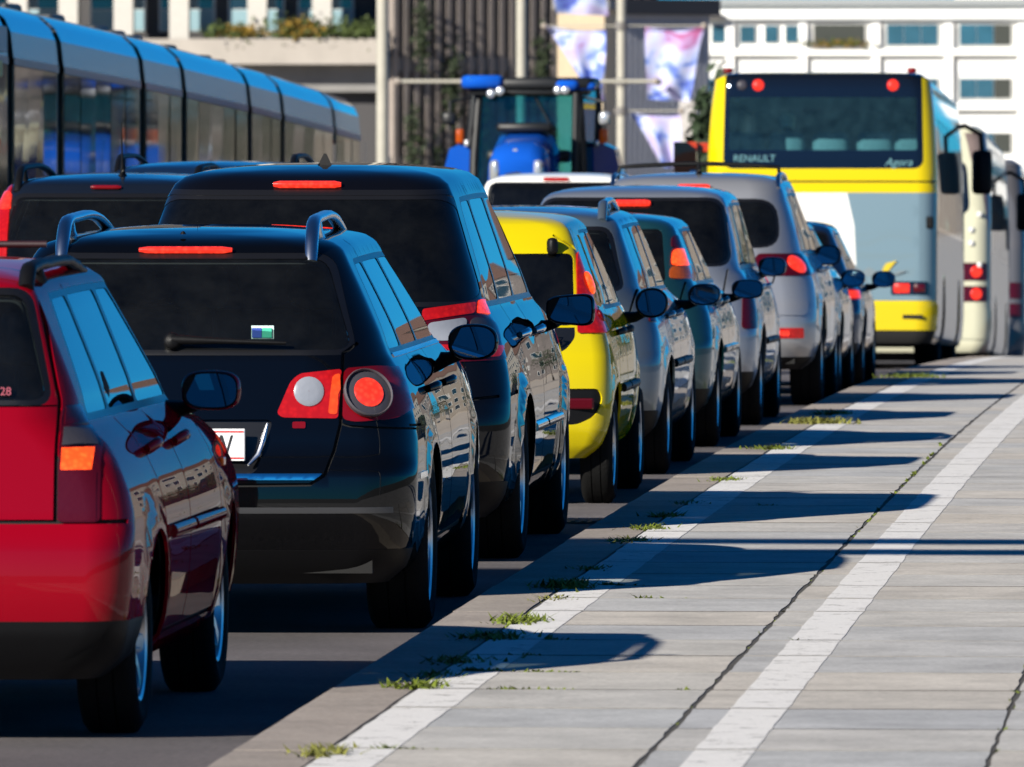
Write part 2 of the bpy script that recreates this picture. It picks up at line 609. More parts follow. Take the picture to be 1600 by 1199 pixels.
def make_skin(root, B, regions, body_mat, res=1.0, body_name='body', lining=True, extra=()):
    """regions: (name, polygon in the domain, material, offset, parent name or None); earlier ones win.
    material None cuts a hole."""
    Umax = 2 * B.Wd + B.Lu
    eps = 1e-4
    pts, edges = [], []
    for nm, poly, *_ in regions:
        b = len(pts)
        n = len(poly)
        for p in poly:
            pts.append((max(-Umax + eps, min(Umax - eps, p[0])), max(0, min(B.M, p[1]))))
        edges += [(b + i, b + (i + 1) % n) for i in range(n)]
    nr = max(6, int(14 * res)); ns = max(10, int(46 * res)); nm_ = max(12, int(34 * res))
    r_ = .28 / B.Wd
    ur = np.concatenate([np.linspace(0, B.Wd * (1 - r_), nr, endpoint=False), np.linspace(B.Wd * (1 - r_), B.Wd + .3, max(5, int(12 * res)), endpoint=False),
                         np.linspace(B.Wd + .3, B.Wd + B.Lu - .3, ns, endpoint=False), np.linspace(B.Wd + B.Lu - .3, Umax, nr + 4)])
    ur = np.concatenate([-ur[:0:-1], ur])
    mr = np.unique(np.concatenate([np.linspace(0, B.M, nm_), B.m]))
    keep = np.concatenate([[True], np.diff(mr) > B.M / nm_ * .3]); keep[-1] = True
    mr = mr[keep]
    g = np.stack(np.meshgrid(ur, mr), -1).reshape(-1, 2)
    allp = [Vector(p) for p in pts] + [Vector(p) for p in g]
    vo, eo, fo, *_ = delaunay_2d_cdt(allp, edges, [], 0, 1e-5)
    uv = np.array([(v.x, v.y) for v in vo])
    tris = np.array([f for f in fo if len(f) == 3])
    # orientation: u right, m up -> outward normals
    a, b, c = uv[tris[:, 0]], uv[tris[:, 1]], uv[tris[:, 2]]
    ar = (b[:, 0] - a[:, 0]) * (c[:, 1] - a[:, 1]) - (b[:, 1] - a[:, 1]) * (c[:, 0] - a[:, 0])
    tris[ar < 0] = tris[ar < 0][:, ::-1]
    tris = tris[np.abs(ar) > 1e-9]
    cen = uv[tris].mean(1)
    own = -np.ones(len(tris), int)
    for i, (nm, poly, *_) in enumerate(regions):
        P = np.asarray(poly)
        sel = (own < 0)
        bb = sel & (cen[:, 0] >= P[:, 0].min()) & (cen[:, 0] <= P[:, 0].max()) & (cen[:, 1] >= P[:, 1].min()) & (cen[:, 1] <= P[:, 1].max())
        k = np.where(bb)[0]
        if len(k): own[k[inside(poly, cen[k])]] = i
    made = {}
    body = link(body_name, skin_mesh(body_name, B, uv, tris[own == -1], body_mat), root)
    made[body_name] = body
    # gather regions of one name + material that belong in one mesh (gap lines); others are each a mesh
    joined = {}
    for i, (nm, poly, mt, off, par) in enumerate(regions):
        if mt is None: continue
        k = own == i
        if not k.any(): continue
        if nm in ('panel_gap', 'window_seal', 'windscreen'):
            joined.setdefault((nm, off, mt.name), [mt, []])[1].append(tris[k])
            continue
        o = link(nm, skin_mesh(nm, B, uv, tris[k], mt, off, skirt=.016 if off > 0 else .004), made.get(par, root) if par else root)
        made[nm] = o
    for (nm, off, _), (mt, ts) in joined.items():
        o = link(nm, skin_mesh(nm, B, uv, np.concatenate(ts), mt, off, skirt=0), root if nm == 'windscreen' else body)
        if nm == 'panel_gap': o['kind'] = 'stuff'
    if lining:
        notglass = np.ones(len(tris), bool)
        for i, (nm, poly, mt, off, par) in enumerate(regions):
            if mt is None or 'window' in nm or 'windscreen' in nm or 'glass' in nm:
                if nm != 'window_seal': notglass[own == i] = False
        link('cabin_lining', skin_mesh('cabin_lining', B, uv, tris[notglass], CABIN, -.03, skirt=0, flip=True), root)
    return made

WHEEL_CACHE = {}
def wheel_meshes(R, rimR, W, style):
    key = (R, rimR, W, style)
    if key in WHEEL_CACHE: return WHEEL_CACHE[key]
    M = Matrix.Rotation(math.pi / 2, 4, 'Y')                 # axis along x, +z of the lathe -> +x (outer side)
    h = W / 2
    t = MB()
    t.lathe([(rimR - .005, h * .55), (rimR + .004, h * .86), (rimR + .03, h * .98), ((R + rimR) / 2 + .01, h * 1.02), (R - .025, h * .93), (R - .006, h * .78),
             (R, h * .62), (R, h * .32), (R - .007, h * .30), (R - .007, h * .26), (R, h * .24), (R, -h * .24), (R - .007, -h * .26), (R - .007, -h * .30), (R, -h * .32),
             (R, -h * .62), (R - .006, -h * .78), (R - .025, -h * .93), ((R + rimR) / 2, -h), (rimR + .004, -h * .86), (rimR - .02, -h * .8)], 40, M, close=True)
    tyre = t.mesh('tyre', RUBBER, 40)
    r = MB()
    r.lathe([(rimR + .006, h * .84), (rimR - .004, h * .90), (rimR - .016, h * .84), (rimR - .03, h * .45), (rimR - .035, -h * .8)], 40, M, close=True)
    n = {'five': 5, 'seven': 7, 'ten': 10, 'steel': 9}[style]
    for k in range(n):
        A = Matrix.Rotation(2 * math.pi * k / n, 4, 'X')
        wd = {'five': .085, 'seven': .055, 'ten': .035, 'steel': .075}[style]
        pr = []
        vs = []
        for rr, wi, xo in ((.03, wd * .75, h * .62), (rimR * .5, wd * .6, h * .74), (rimR - .012, wd * .95, h * .80)):
            vs += [(xo, -wi / 2, rr), (xo, wi / 2, rr), (xo - .035, wi / 2, rr), (xo - .035, -wi / 2, rr)]
        fs = [(3, 2, 1, 0), (8, 9, 10, 11)]
        for q in (0, 4):
            for i in range(4):
                fs.append((q + i, q + (i + 1) % 4, q + 4 + (i + 1) % 4, q + 4 + i))
        r.add(vs, fs, A)
    r.lathe([(.001, h * .72), (.05, h * .70), (.062, h * .62), (.065, h * .4)], 20, M, close=True)
    rim = r.mesh('rim', ALLOY, 35)
    d = MB()
    d.lathe([(.001, 0), (rimR * .62, 0), (rimR * .62, -.02)], 28, M @ Matrix.Translation((0, 0, h * .2)), close=True)
    d.lathe([(.001, 0), (rimR - .02, 0)], 28, M @ Matrix.Translation((0, 0, -h * .5)), close=True)
    disc = d.mesh('brake_disc', mat('brake disc', (0.08, 0.08, 0.085), 0.4, 0.8))
    WHEEL_CACHE[key] = (tyre, rim, disc)
    return WHEEL_CACHE[key]

def add_wheels(root, half, ys, R, rimR, W, style='five'):
    tyre, rim, disc = wheel_meshes(R, rimR, W, style)
    for y in ys:
        for sg in (1, -1):
            wl = link('wheel', tyre, root)
            wl.location = (sg * (half - W / 2 - .012), y, R - .004)
            wl.rotation_euler = (random.uniform(0, 6), 0, 0) if sg > 0 else (random.uniform(0, 6), 0, math.pi)
            link('rim', rim, wl); link('brake_disc', disc, wl)

def superdisc(a, b, p, n=28):
    out = []
    for k in range(n):
        t = 2 * math.pi * k / n
        c, s = math.cos(t), math.sin(t)
        out.append((a * math.copysign(abs(c) ** (2 / p), c), b * math.copysign(abs(s) ** (2 / p), s)))
    return out

MCACHE = {}
def mirror_pair(root, x, y, z, a, b, p, mt, taper=0.0, only=None, tilt=6, gm=None):
    """door mirror: domed housing open to the rear, glass inside, short arm to the door"""
    for sg in (1, -1):
        h = MB()
        prof = superdisc(a, b, p)
        prof = [(px, pz * (1 - taper * (1 - px / a) * .5)) for px, pz in prof]
        rings = [(.93, -.012), (1.0, 0), (1.0, .03), (.97, .065), (.86, .10), (.66, .13), (.35, .148), (.02, .153)]
        vs, fs = [], []
        n = len(prof)
        for k, yy in rings:
            vs += [(sg * px * k, yy, pz * k) for px, pz in prof]
        for i in range(len(rings) - 1):
            for k in range(n):
                fs.append((i * n + k, i * n + (k + 1) % n, (i + 1) * n + (k + 1) % n, (i + 1) * n + k))
        h.add(vs, fs)
        ho = h.build('door_mirror', mt, root, 50)
        ho.location = (sg * x, y, z)
        g = MB()
        g.add([(sg * px * .87, .004, pz * .85) for px, pz in prof], [tuple(range(n))])
        go = g.build('mirror_glass', gm or MIRROR, ho)
        go.rotation_euler = (math.radians(-3), 0, math.radians(sg * -tilt))
        rim_ = MB()
        vs = [(sg * px * .955, .012, pz * .945) for px, pz in prof]
        rim_.add(vs, [tuple(range(n))])
        rim_.build('mirror_bezel', BLACK_PLASTIC, ho)
        ar = MB()
        ar.tube([(sg * -a * .55, .06, -b * .72), (sg * -a * 1.05, .09, -b * .95), (sg * (-a - .10), .11, -b * 1.05)], [.028, .034, .045], 8, flat=.8)
        ar.build('mirror_arm', BLACK_PLASTIC, ho, 60)

def disc_on(root, B, x, z, r, mt, name, off=.012, dome=.25, parent=None, sx=1.0, side=False):
    """round lamp or lens lying on the rear surface"""
    p, n = B.point(B.R(x, z), off)
    d = MB()
    rings = [(1.0, -.012), (1.0, 0), (.86, dome * r * .5), (.5, dome * r * .9), (.02, dome * r)]
    d.lathe([(k * r, h) for k, h in rings], 28, None, close=True)
    o = d.build(name, mt, parent or root, 40)
    q = n.to_track_quat('Z', 'Y').to_matrix().to_4x4()
    o.matrix_local = Matrix.Translation(p) @ q @ Matrix.Diagonal((sx, 1, 1, 1))
    return o

def ring_on(root, B, x, z, r, t, mt, name, off=.014, parent=None):
    p, n = B.point(B.R(x, z), off)
    d = MB()
    d.lathe([(r - t, -.004), (r - t, .004), (r - t / 2, .008), (r, .004), (r, -.004)], 32, None, close=True)
    o = d.build(name, mt, parent or root, 40)
    o.matrix_local = Matrix.Translation(p) @ n.to_track_quat('Z', 'Y').to_matrix().to_4x4()
    return o

def roof_rail(root, B, x0, y0, y1, h, mt, rad=.019, dz=0.0, name='roof_rail', loop=.16):
    """raised rail: feet curve down to the roof at both ends with a stay behind the rear foot"""
    def roof(x, y):
        # highest surface point near (x, y)
        us = np.linspace(B.Wd, B.Wd + B.Lu, 90); ms = np.linspace(B.mz(B.rows[-7][0]), B.M, 60)
        U, M_ = np.meshgrid(us, ms)
        p = B.P(U.ravel(), M_.ravel())
        d = (p[:, 0] - x) ** 2 + (p[:, 1] - y) ** 2
        return p[d.argmin(), 2]
    n = 22
    for sg in (1, -1):
        ys = [y0 + (y1 - y0) * (k / n) ** 1.35 for k in range(n + 1)]
        zr = [roof(x0, y) for y in ys]
        pts = []
        for y, z in zip(ys, zr):
            t = (y - y0) / (y1 - y0)
            k = math.sin(math.pi / 2 * min(1, t / loop)) * (1 - max(0, (t - .45) / .55) ** 2.2)
            pts.append((x0 * sg * (1 - .03 * t), y, z - .008 + (h + .008) * k))
        t = MB()
        t.tube(pts, rad, 10, flat=.72)
        rl = t.build(name, mt, root, 60)
        for q in (.20,):
            y = y0 + (y1 - y0) * q
            z = roof(x0, y); zt = float(np.interp(y, [p[1] for p in pts], [p[2] for p in pts]))
            f = MB()
            f.tube([(x0 * sg, y, z - .01), (x0 * sg, y - .015, z + .02), (x0 * sg, y - .03, zt)], [rad * 1.2, rad * .8, rad * .6], 8)
            f.build('rail_foot', mt, rl, 60)

SEAT_ME = {}
def add_cabin(root, B, L, w, H, belt, front_y, rear_y, heads=True):
    """seats with head restraints, dashboard and steering wheel, seen through the glass"""
    def seat(name, x, y, wd, zc):
        s = MB()
        s.rbox((0, 0, .10), (wd, .50, .18), .06)
        s.rbox((0, -.30, .42), (wd, .15, .62), .07, Matrix.Rotation(math.radians(-10), 4, 'X'))
        o = s.build(name, SEAT, root, 50)
        o.location = (x, y, zc)
        for hx in ([0] if wd < .7 else [-wd * .33, 0, wd * .33]):
            h = MB()
            h.rbox((hx, -.40, .86), (.25 if wd < .7 else .22, .10, .17), .05)
            h.tube([(hx - .05, -.38, .68), (hx - .05, -.39, .80)], .008, 6)
            h.tube([(hx + .05, -.38, .68), (hx + .05, -.39, .80)], .008, 6)
            h.build('head_restraint', SEAT, o, 50)
    zc = belt - .62
    seat('seat', w * .42, front_y, .50, zc); seat('seat', -w * .42, front_y, .50, zc)
    seat('rear_seat', 0, rear_y, w * 1.55, zc)
    d = MB(); d.rbox((0, front_y + .95, belt - .16), (w * 1.55, .45, .30), .1)
    dash = d.build('dashboard', CABIN, root, 50)
    s = MB()
    s.tube([(-w * .42 + .18 * math.cos(t * math.pi / 12), front_y + .62 + .05 * math.sin(t * math.pi / 12), belt - .02 + .17 * math.sin(t * math.pi / 12)) for t in range(25)], .014, 8)
    s.build('steering_wheel', BLACK_PLASTIC, root, 60)
    m = MB(); m.rbox((0.0, front_y + .62, H - .19), (.24, .03, .065), .02)
    m.build('rear_view_mirror', BLACK_PLASTIC, root, 50)

def text_on(root, txt, size, loc, mt, name='lettering', rot=(math.pi / 2, 0, 0), ext=.002, shear=0, align='CENTER', sx=1.0):
    cu = bpy.data.curves.new(name, 'FONT')
    cu.body = txt; cu.size = size; cu.extrude = ext; cu.align_x = align; cu.shear = shear
    tmp = bpy.data.objects.new(name, cu)
    COL.objects.link(tmp)
    bpy.context.view_layer.update()
    me = bpy.data.meshes.new_from_object(tmp.evaluated_get(bpy.context.evaluated_depsgraph_get()))
    bpy.data.objects.remove(tmp)
    me.materials.clear(); me.materials.append(mt)
    o = link(name, me, root)
    o.location = loc; o.rotation_euler = rot; o.scale = (sx, 1, 1)
    return o

def vehicle(spec):
    """builds one car from its measurements"""
    s = spec
    D, L, w, H, belt = s['D'], s['L'], s['w'], s['H'], s['belt']
    slope = (road_z(D + L) - road_z(D)) / L
    root = empty(s['name'], (s['X'], D, road_z(D)), rx=math.atan(slope), rz=s.get('rz', 0.0))
    tag(root, s['label'], s.get('cat', 'car'), s.get('group'))
    R = s.get('R', .315)
    wy = s['wheels']
    rows = s.get('rows') or std_rows(L, w, H, belt, s['rear'], s['front'], s['wtop'], s.get('rc', .26), s.get('zb', .2), 0.0, s.get('bin', .13))
    B = Body(L, rows, s.get('bow', .07), s.get('tr', .03), s.get('tf', .08), [(y, R) for y in wy], R, s.get('flare', .014), s.get('camber', .035), belt)
    body_mat = s['paint']
    reg = []
    gw = s.get('gap', .013)
    def r_poly(name, pts, m, off=0.0, par=None, rad=0):
        pts = rounded(pts, rad) if rad else pts
        reg.append((name, [B.R(*p) for p in dense(pts)], m, off, par))
    def s_poly(name, pts, m, off=0.0, par=None, rad=0, both=True):
        pts = rounded(pts, rad) if rad else pts
        for sg in ((1, -1) if both else (1,)):
            reg.append((name, [B.S(p[0], p[1], sg) for p in dense(pts)], m, off, par))
    def gap_r(pts, wd=None):
        reg.append(('panel_gap', [B.R(*p) for p in dense(strip(dense(pts, .04, False), wd or gw), .08)], GAP, -.012, None))
    def gap_s(pts, wd=None):
        for sg in (1, -1):
            reg.append(('panel_gap', [B.S(p[0], p[1], sg) for p in dense(strip(dense(pts, .06, False), wd or gw * 1.3), .1)], GAP, -.012, None))
    # wheel openings
    for y in wy:
        arch = [(y + (R + .055) * math.cos(t), R + (R + .055) * math.sin(t)) for t in np.linspace(math.pi * 1.12, -math.pi * .12, 22)]
        arch = [(y - R - .02, .0)] + arch + [(y + R + .02, .0)]
        s_poly('arch', arch, None)
    # custom regions first
    for fn in s.get('regions', ()): fn(B, reg, r_poly, s_poly, gap_r, gap_s)
    # rear window
    z0, z1, b0, b1, rr = s['rwin']
    gm = s.get('rglass', GL_REAR)
    r_poly('rear_window', [(-b0, z0), (b0, z0), (b1, z1), (-b1, z1)], gm, -.003, None, rr)
    k = .022
    if s.get('rseal', True):
        r_poly('window_seal', [(-b0 - k, z0 - k), (b0 + k, z0 - k), (b1 + k, z1 + k), (-b1 - k, z1 + k)], DARK_TRIM, -.001, None, rr + .02)
    # side windows between pillars
    for q in s['swin']:
        pts, gmat = q[0], q[1]
        s_poly('side_window', pts, gmat, -.004, None, q[2] if len(q) > 2 else .03)
    if 'dlo' in s:
        s_poly('window_seal', s['dlo'], s.get('seal', DARK_TRIM), -.0015, None, s.get('dlo_r', .05))
    # windscreen
    zt = H - .12
    wb, wt_ = w - s.get('bin', .13) - .09, s['wtop'] - .06
    for sg in (1, -1):
        reg.append(('windscreen', [B.F(p[0] * sg, p[1]) for p in dense([(.0005, belt + .01), (wb, belt + .01), (wt_, zt), (.0005, zt)])], GL_MID, -.003, None))
    # doors
    for pts in s.get('doors', ()): gap_s(pts)
    made = make_skin(root, B, reg, body_mat, s.get('res', 1.0))
    # running gear
    add_wheels(root, s.get('whalf', w) + .004, wy, R, s.get('rim', .2), s.get('tw', .205), s.get('wheel', 'five'))
    ub = MB()
    ub.box((0, L / 2, s.get('zb', .2) + .12), (2 * w - .55, L - .5, .22))
    ub.box((0, .42, s.get('zb', .2) + .16), (2 * w - .36, .5, .24))
    ub.box((0, (wy[0] + wy[1]) / 2, s.get('zb', .2) + .08), (2 * w - .22, wy[1] - wy[0] - 2 * R - .16, .12))
    ub.build('underbody', UNDER, root)
    if s.get('cabin', True):
        add_cabin(root, B, L, w, H, belt, s.get('fy', L * .52), s.get('ry', L * .32))
    # handles
    for y, z in s.get('handles', ()):
        for sg in (1, -1):
            p, n = B.point(B.S(y, z, sg), .0)
            h = MB()
            h.tube([p + n * .004, p + n * .03 + Vector((0, .03, 0)), p + n * .036 + Vector((0, .10, 0)), p + n * .03 + Vector((0, .17, 0)), p + n * .004 + Vector((0, .20, 0))], [.013, .015, .016, .015, .013], 8, flat=1.2)
            h.build('door_handle', s.get('handle_mat', body_mat), root, 60)
    mi = s['mirror']
    mirror_pair(root, mi[0], mi[1], mi[2], mi[3], mi[4], mi[5], mi[6] if len(mi) > 6 else body_mat, mi[7] if len(mi) > 7 else 0.0)
    # side rubbing strips
    for y0, y1, z in s.get('strips', ()):
        for sg in (1, -1):
            st = MB()
            pts = [B.point(B.S(y0 + (y1 - y0) * k / 8, z, sg), .008)[0] for k in range(9)]
            st.tube(pts, s.get('strip_r', .016), 8, flat=1.4)
            st.build('side_strip', s.get('strip_mat', BLACK_PLASTIC), root, 60)
    if 'rail' in s:
        x0, y0, y1, h, mt = s['rail'][:5]
        roof_rail(root, B, x0, y0, y1, h, mt, *(s['rail'][5:]))
    if 'brake' in s:                                       # high third brake lamp
        x0, x1, z, hh, lit = s['brake']
        pts0 = [B.point(B.R(x0 + (x1 - x0) * k / 10, z), .012)[0] for k in range(11)]
        bl = MB(); bl.tube(pts0, [hh * .6] + [hh] * 9 + [hh * .6], 8)
        bl.build('brake_light', lit, root, 60)
    if 'wiper' in s:
        x0, x1, z = s['wiper']
        pv = B.point(B.R(x0, z), .02)[0]
        wp = MB()
        wp.lathe([(.032, -.02), (.032, .012), (.022, .022), (.001, .026)], 16, Matrix.Translation(pv) @ Vector((0, -1, .2)).to_track_quat('Z', 'Y').to_matrix().to_4x4(), close=True)
        pts = [B.point(B.R(x0 + (x1 - x0) * k / 8, z + s.get('wdz', -.01) * k / 8), .03)[0] for k in range(9)]
        wp.tube(pts, [.02, .018, .015, .012, .011, .010, .009, .008, .006], 8)
        wp.build('wiper', BLACK_PLASTIC, root, 50)
    if 'plate' in s:
        z, txt, off = s['plate']
        p, n = B.point(B.R(0, z), .022)
        pl = MB(); pl.rbox((0, 0, 0), (.52, .008, .12), .003)
        po = pl.build('number_plate', WHITE_PLATE, root)
        po.location = (0, p.y, z)
        for dz in (.049, -.049):
            ln_ = MB(); ln_.box((0, -.0052, dz), (.51, .001, .006)); ln_.build('plate_line', PLATE_RED, po)
        if txt:
            text_on(po, txt, .112, (off, -.006, -.040), PLATE_INK, 'plate_lettering', ext=.0008, align='RIGHT', sx=.74)
    if 'antenna' in s:
        x, y, kind = s['antenna']
        us = np.linspace(B.Wd, B.Wd + B.Lu, 120); ms = np.linspace(B.M * .75, B.M, 60)
        U, M_ = np.meshgrid(us, ms)
        pp = B.P(U.ravel(), M_.ravel())
        zz = pp[((pp[:, 0] - abs(x)) ** 2 + (pp[:, 1] - y) ** 2).argmin(), 2]
        a = MB()
        if kind == 'fin':
            a.prism([(-.001, .0), (-.001, .0)], 0, 0) if False else None
            vs = [(-.035, 0, -.01), (.035, 0, -.01), (.028, .13, -.01), (-.028, .13, -.01), (-.006, .01, .05), (.006, .01, .05), (.003, .05, .035), (-.003, .05, .035)]
            a.add(vs, [(0, 1, 5, 4), (1, 2, 6, 5), (2, 3, 7, 6), (3, 0, 4, 7), (4, 5, 6, 7)])
            o = a.build('antenna', BLACK_PLASTIC, root)
        else:
            a.tube([(0, 0, -.005), (0, 0, .03), (0, -.02, .08), (0, -.06, kind)], [.028, .016, .007, .003], 8)
            o = a.build('antenna', BLACK_PLASTIC, root, 60)
        o.location = (x, y, zz)
    for fn in s.get('extras', ()): fn(root, B, made, body_mat)
    return root, B, made
# ------------------------------------------------------------------ setting: ground, road, pavement
def sheet(name, x0, x1, ys, mt, dz=0.0, kind='structure', nx=1):
    vs, fs = [], []
    for y in ys:
        for i in range(nx + 1):
            vs.append((x0 + (x1 - x0) * i / nx, y, road_z(y) + dz))
    for j in range(len(ys) - 1):
        for i in range(nx):
            a = j * (nx + 1) + i
            fs.append((a, a + 1, a + nx + 2, a + nx + 1))
    me = bpy.data.meshes.new(name)
    me.from_pydata(vs, [], fs)
    me.materials.append(mt)
    o = link(name, me)
    if kind: o['kind'] = kind
    return o

def asphalt_mat():
    m, nt, p = nodes_of('asphalt')
    tc = nt.nodes.new('ShaderNodeTexCoord')
    v = nt.nodes.new('ShaderNodeTexNoise'); v.inputs['Scale'].default_value = 38; v.inputs['Detail'].default_value = 6; v.inputs['Roughness'].default_value = .8
    big = nt.nodes.new('ShaderNodeTexNoise'); big.inputs['Scale'].default_value = 0.9; big.inputs['Detail'].default_value = 5
    for n in (v, big): nt.links.new(tc.outputs['Object'], n.inputs['Vector'])
    cr = nt.nodes.new('ShaderNodeValToRGB')
    cr.color_ramp.elements[0].position = .35; cr.color_ramp.elements[0].color = (.062, .056, .058, 1)
    cr.color_ramp.elements[1].position = .7; cr.color_ramp.elements[1].color = (.15, .132, .135, 1)
    nt.links.new(v.outputs['Fac'], cr.inputs[0])
    mr = nt.nodes.new('ShaderNodeMapRange'); mr.inputs[1].default_value = .3; mr.inputs[2].default_value = .7; mr.inputs[3].default_value = .6; mr.inputs[4].default_value = 1.25
    nt.links.new(big.outputs['Fac'], mr.inputs[0])
    sc = nt.nodes.new('ShaderNodeVectorMath'); sc.operation = 'SCALE'
    nt.links.new(cr.outputs[0], sc.inputs[0]); nt.links.new(mr.outputs[0], sc.inputs['Scale'])
    nt.links.new(sc.outputs[0], p.inputs['Base Color'])
    p.inputs['Roughness'].default_value = .9
    b = nt.nodes.new('ShaderNodeBump'); b.inputs['Strength'].default_value = .6; b.inputs['Distance'].default_value = .01
    nt.links.new(v.outputs['Fac'], b.inputs['Height']); nt.links.new(b.outputs['Normal'], p.inputs['Normal'])
    return m

def stone_mat(name, cols, speck=.30, rough=.85, per_object=True, wear=True):
    """slab stone: a tone of its own for every piece, grain, stains and fine relief"""
    m, nt, p = nodes_of(name)
    tc = nt.nodes.new('ShaderNodeTexCoord')
    geo = nt.nodes.new('ShaderNodeNewGeometry')
    oi = nt.nodes.new('ShaderNodeObjectInfo')
    cr = nt.nodes.new('ShaderNodeValToRGB')
    cr.color_ramp.interpolation = 'LINEAR'
    el = cr.color_ramp.elements
    el[0].position = 0; el[0].color = (*cols[0], 1)
    el[1].position = 1; el[1].color = (*cols[-1], 1)
    for i, c in enumerate(cols[1:-1], 1):
        e = el.new(i / (len(cols) - 1)); e.color = (*c, 1)
    nt.links.new(oi.outputs['Random'], cr.inputs[0])
    g = nt.nodes.new('ShaderNodeTexNoise'); g.inputs['Scale'].default_value = 42; g.inputs['Detail'].default_value = 6; g.inputs['Roughness'].default_value = .85
    st = nt.nodes.new('ShaderNodeTexNoise'); st.inputs['Scale'].default_value = 2.6; st.inputs['Detail'].default_value = 7; st.inputs['Roughness'].default_value = .68
    nt.links.new(geo.outputs['Position'], g.inputs['Vector'])
    nt.links.new(geo.outputs['Position'], st.inputs['Vector'])
    def rng(src, a, b, lo=.3, hi=.7):
        r = nt.nodes.new('ShaderNodeMapRange'); r.inputs[1].default_value = lo; r.inputs[2].default_value = hi
        r.inputs[3].default_value = a; r.inputs[4].default_value = b
        nt.links.new(src, r.inputs[0]); return r.outputs[0]
    a = rng(g.outputs['Fac'], 1 - speck, 1 + speck)
    b = rng(st.outputs['Fac'], .74, 1.18)
    mu = nt.nodes.new('ShaderNodeMath'); mu.operation = 'MULTIPLY'
    nt.links.new(a, mu.inputs[0]); nt.links.new(b, mu.inputs[1])
    sc = nt.nodes.new('ShaderNodeVectorMath'); sc.operation = 'SCALE'
    nt.links.new(cr.outputs[0], sc.inputs[0]); nt.links.new(mu.outputs[0], sc.inputs['Scale'])
    # dark spots of old gum and oil
    vo = nt.nodes.new('ShaderNodeTexVoronoi'); vo.inputs['Scale'].default_value = 3.1; vo.inputs['Randomness'].default_value = 1
    nt.links.new(geo.outputs['Position'], vo.inputs['Vector'])
    sp = rng(vo.outputs['Distance'], .62, 1.0, .025, .045)
    s2 = nt.nodes.new('ShaderNodeVectorMath'); s2.operation = 'SCALE'
    nt.links.new(sc.outputs[0], s2.inputs[0]); nt.links.new(sp, s2.inputs['Scale'])
    nt.links.new(s2.outputs[0], p.inputs['Base Color'])
    p.inputs['Roughness'].default_value = rough
    bp = nt.nodes.new('ShaderNodeBump'); bp.inputs['Strength'].default_value = .35; bp.inputs['Distance'].default_value = .006
    nt.links.new(g.outputs['Fac'], bp.inputs['Height']); nt.links.new(bp.outputs['Normal'], p.inputs['Normal'])
    return m

def worn_paint(name, col):
    """white road paint, scuffed through in places"""
    m, nt, p = nodes_of(name)
    out = nt.nodes['Material Output']
    geo = nt.nodes.new('ShaderNodeNewGeometry')
    n = nt.nodes.new('ShaderNodeTexNoise'); n.inputs['Scale'].default_value = 9; n.inputs['Detail'].default_value = 8; n.inputs['Roughness'].default_value = .75
    nt.links.new(geo.outputs['Position'], n.inputs['Vector'])
    f = nt.nodes.new('ShaderNodeTexNoise'); f.inputs['Scale'].default_value = 90; f.inputs['Detail'].default_value = 3
    nt.links.new(geo.outputs['Position'], f.inputs['Vector'])
    ad = nt.nodes.new('ShaderNodeMath'); ad.operation = 'MULTIPLY_ADD'; ad.inputs[1].default_value = .35
    nt.links.new(f.outputs['Fac'], ad.inputs[0]); nt.links.new(n.outputs['Fac'], ad.inputs[2])
    r = nt.nodes.new('ShaderNodeMapRange'); r.inputs[1].default_value = .745; r.inputs[2].default_value = .86; r.inputs[3].default_value = 0; r.inputs[4].default_value = .85
    nt.links.new(ad.outputs[0], r.inputs[0])
    c = nt.nodes.new('ShaderNodeMapRange'); c.inputs[1].default_value = .3; c.inputs[2].default_value = .75; c.inputs[3].default_value = .86; c.inputs[4].default_value = 1.08
    nt.links.new(f.outputs['Fac'], c.inputs[0])
    sc = nt.nodes.new('ShaderNodeVectorMath'); sc.operation = 'SCALE'; sc.inputs[0].default_value = col
    nt.links.new(c.outputs[0], sc.inputs['Scale']); nt.links.new(sc.outputs[0], p.inputs['Base Color'])
    p.inputs['Roughness'].default_value = .8
    t = nt.nodes.new('ShaderNodeBsdfTransparent')
    mx = nt.nodes.new('ShaderNodeMixShader')
    nt.links.new(r.outputs[0], mx.inputs[0]); nt.links.new(p.outputs[0], mx.inputs[1]); nt.links.new(t.outputs[0], mx.inputs[2])
    nt.links.new(mx.outputs[0], out.inputs['Surface'])
    return m

YS = list(np.arange(16, 60, 4.0)) + list(np.arange(60, 262, 3.0)) + [270, 320, 420, 620, 900]
ground_m = mat('ground', (0.10, 0.10, 0.085), .95, var=.35, scale=.05)
gm = MB(); gm.add([(-4000, -4000, STREET - .6), (4000, -4000, STREET - .6), (4000, 7000, STREET - .6), (-4000, 7000, STREET - .6)], [(0, 1, 2, 3)])
gm.build('ground', ground_m)['kind'] = 'structure'
sheet('road', -30, -2.905, YS, asphalt_mat())
KERB = .14
sheet('bounce_plaza', -75, 85, [263, 320, 420, 640], mat('bounce plaza slabs', (.44, .38, .31), .9, var=.15, scale=.3), .012)  # unseen pale paving, added to bounce warm light onto the facades
BED = mat('joint bed', (0.05, 0.044, 0.036), .95, var=.4, scale=8)
pav = sheet('pavement', -2.91, 6.5, YS, BED, KERB - .0025)
FAR = 104.0
slab_mat = stone_mat('slab stone', [(.375, .375, .37), (.455, .43, .39), (.405, .395, .38), (.475, .43, .37), (.40, .395, .385), (.455, .43, .39), (.37, .37, .37), (.46, .43, .385)])
far_m = stone_mat('far slab stone', [(.43, .415, .39), (.43, .415, .39)], .3)
rest = sheet('paving', -2.64, 6.5, [y for y in YS if y < 29] + [28.8], far_m, KERB, None); rest.parent = pav; rest['kind'] = 'stuff'
rest = sheet('paving', .24, 6.5, [28.8] + [y for y in YS if 29 < y < FAR] + [FAR], far_m, KERB, None); rest.parent = pav; rest['kind'] = 'stuff'
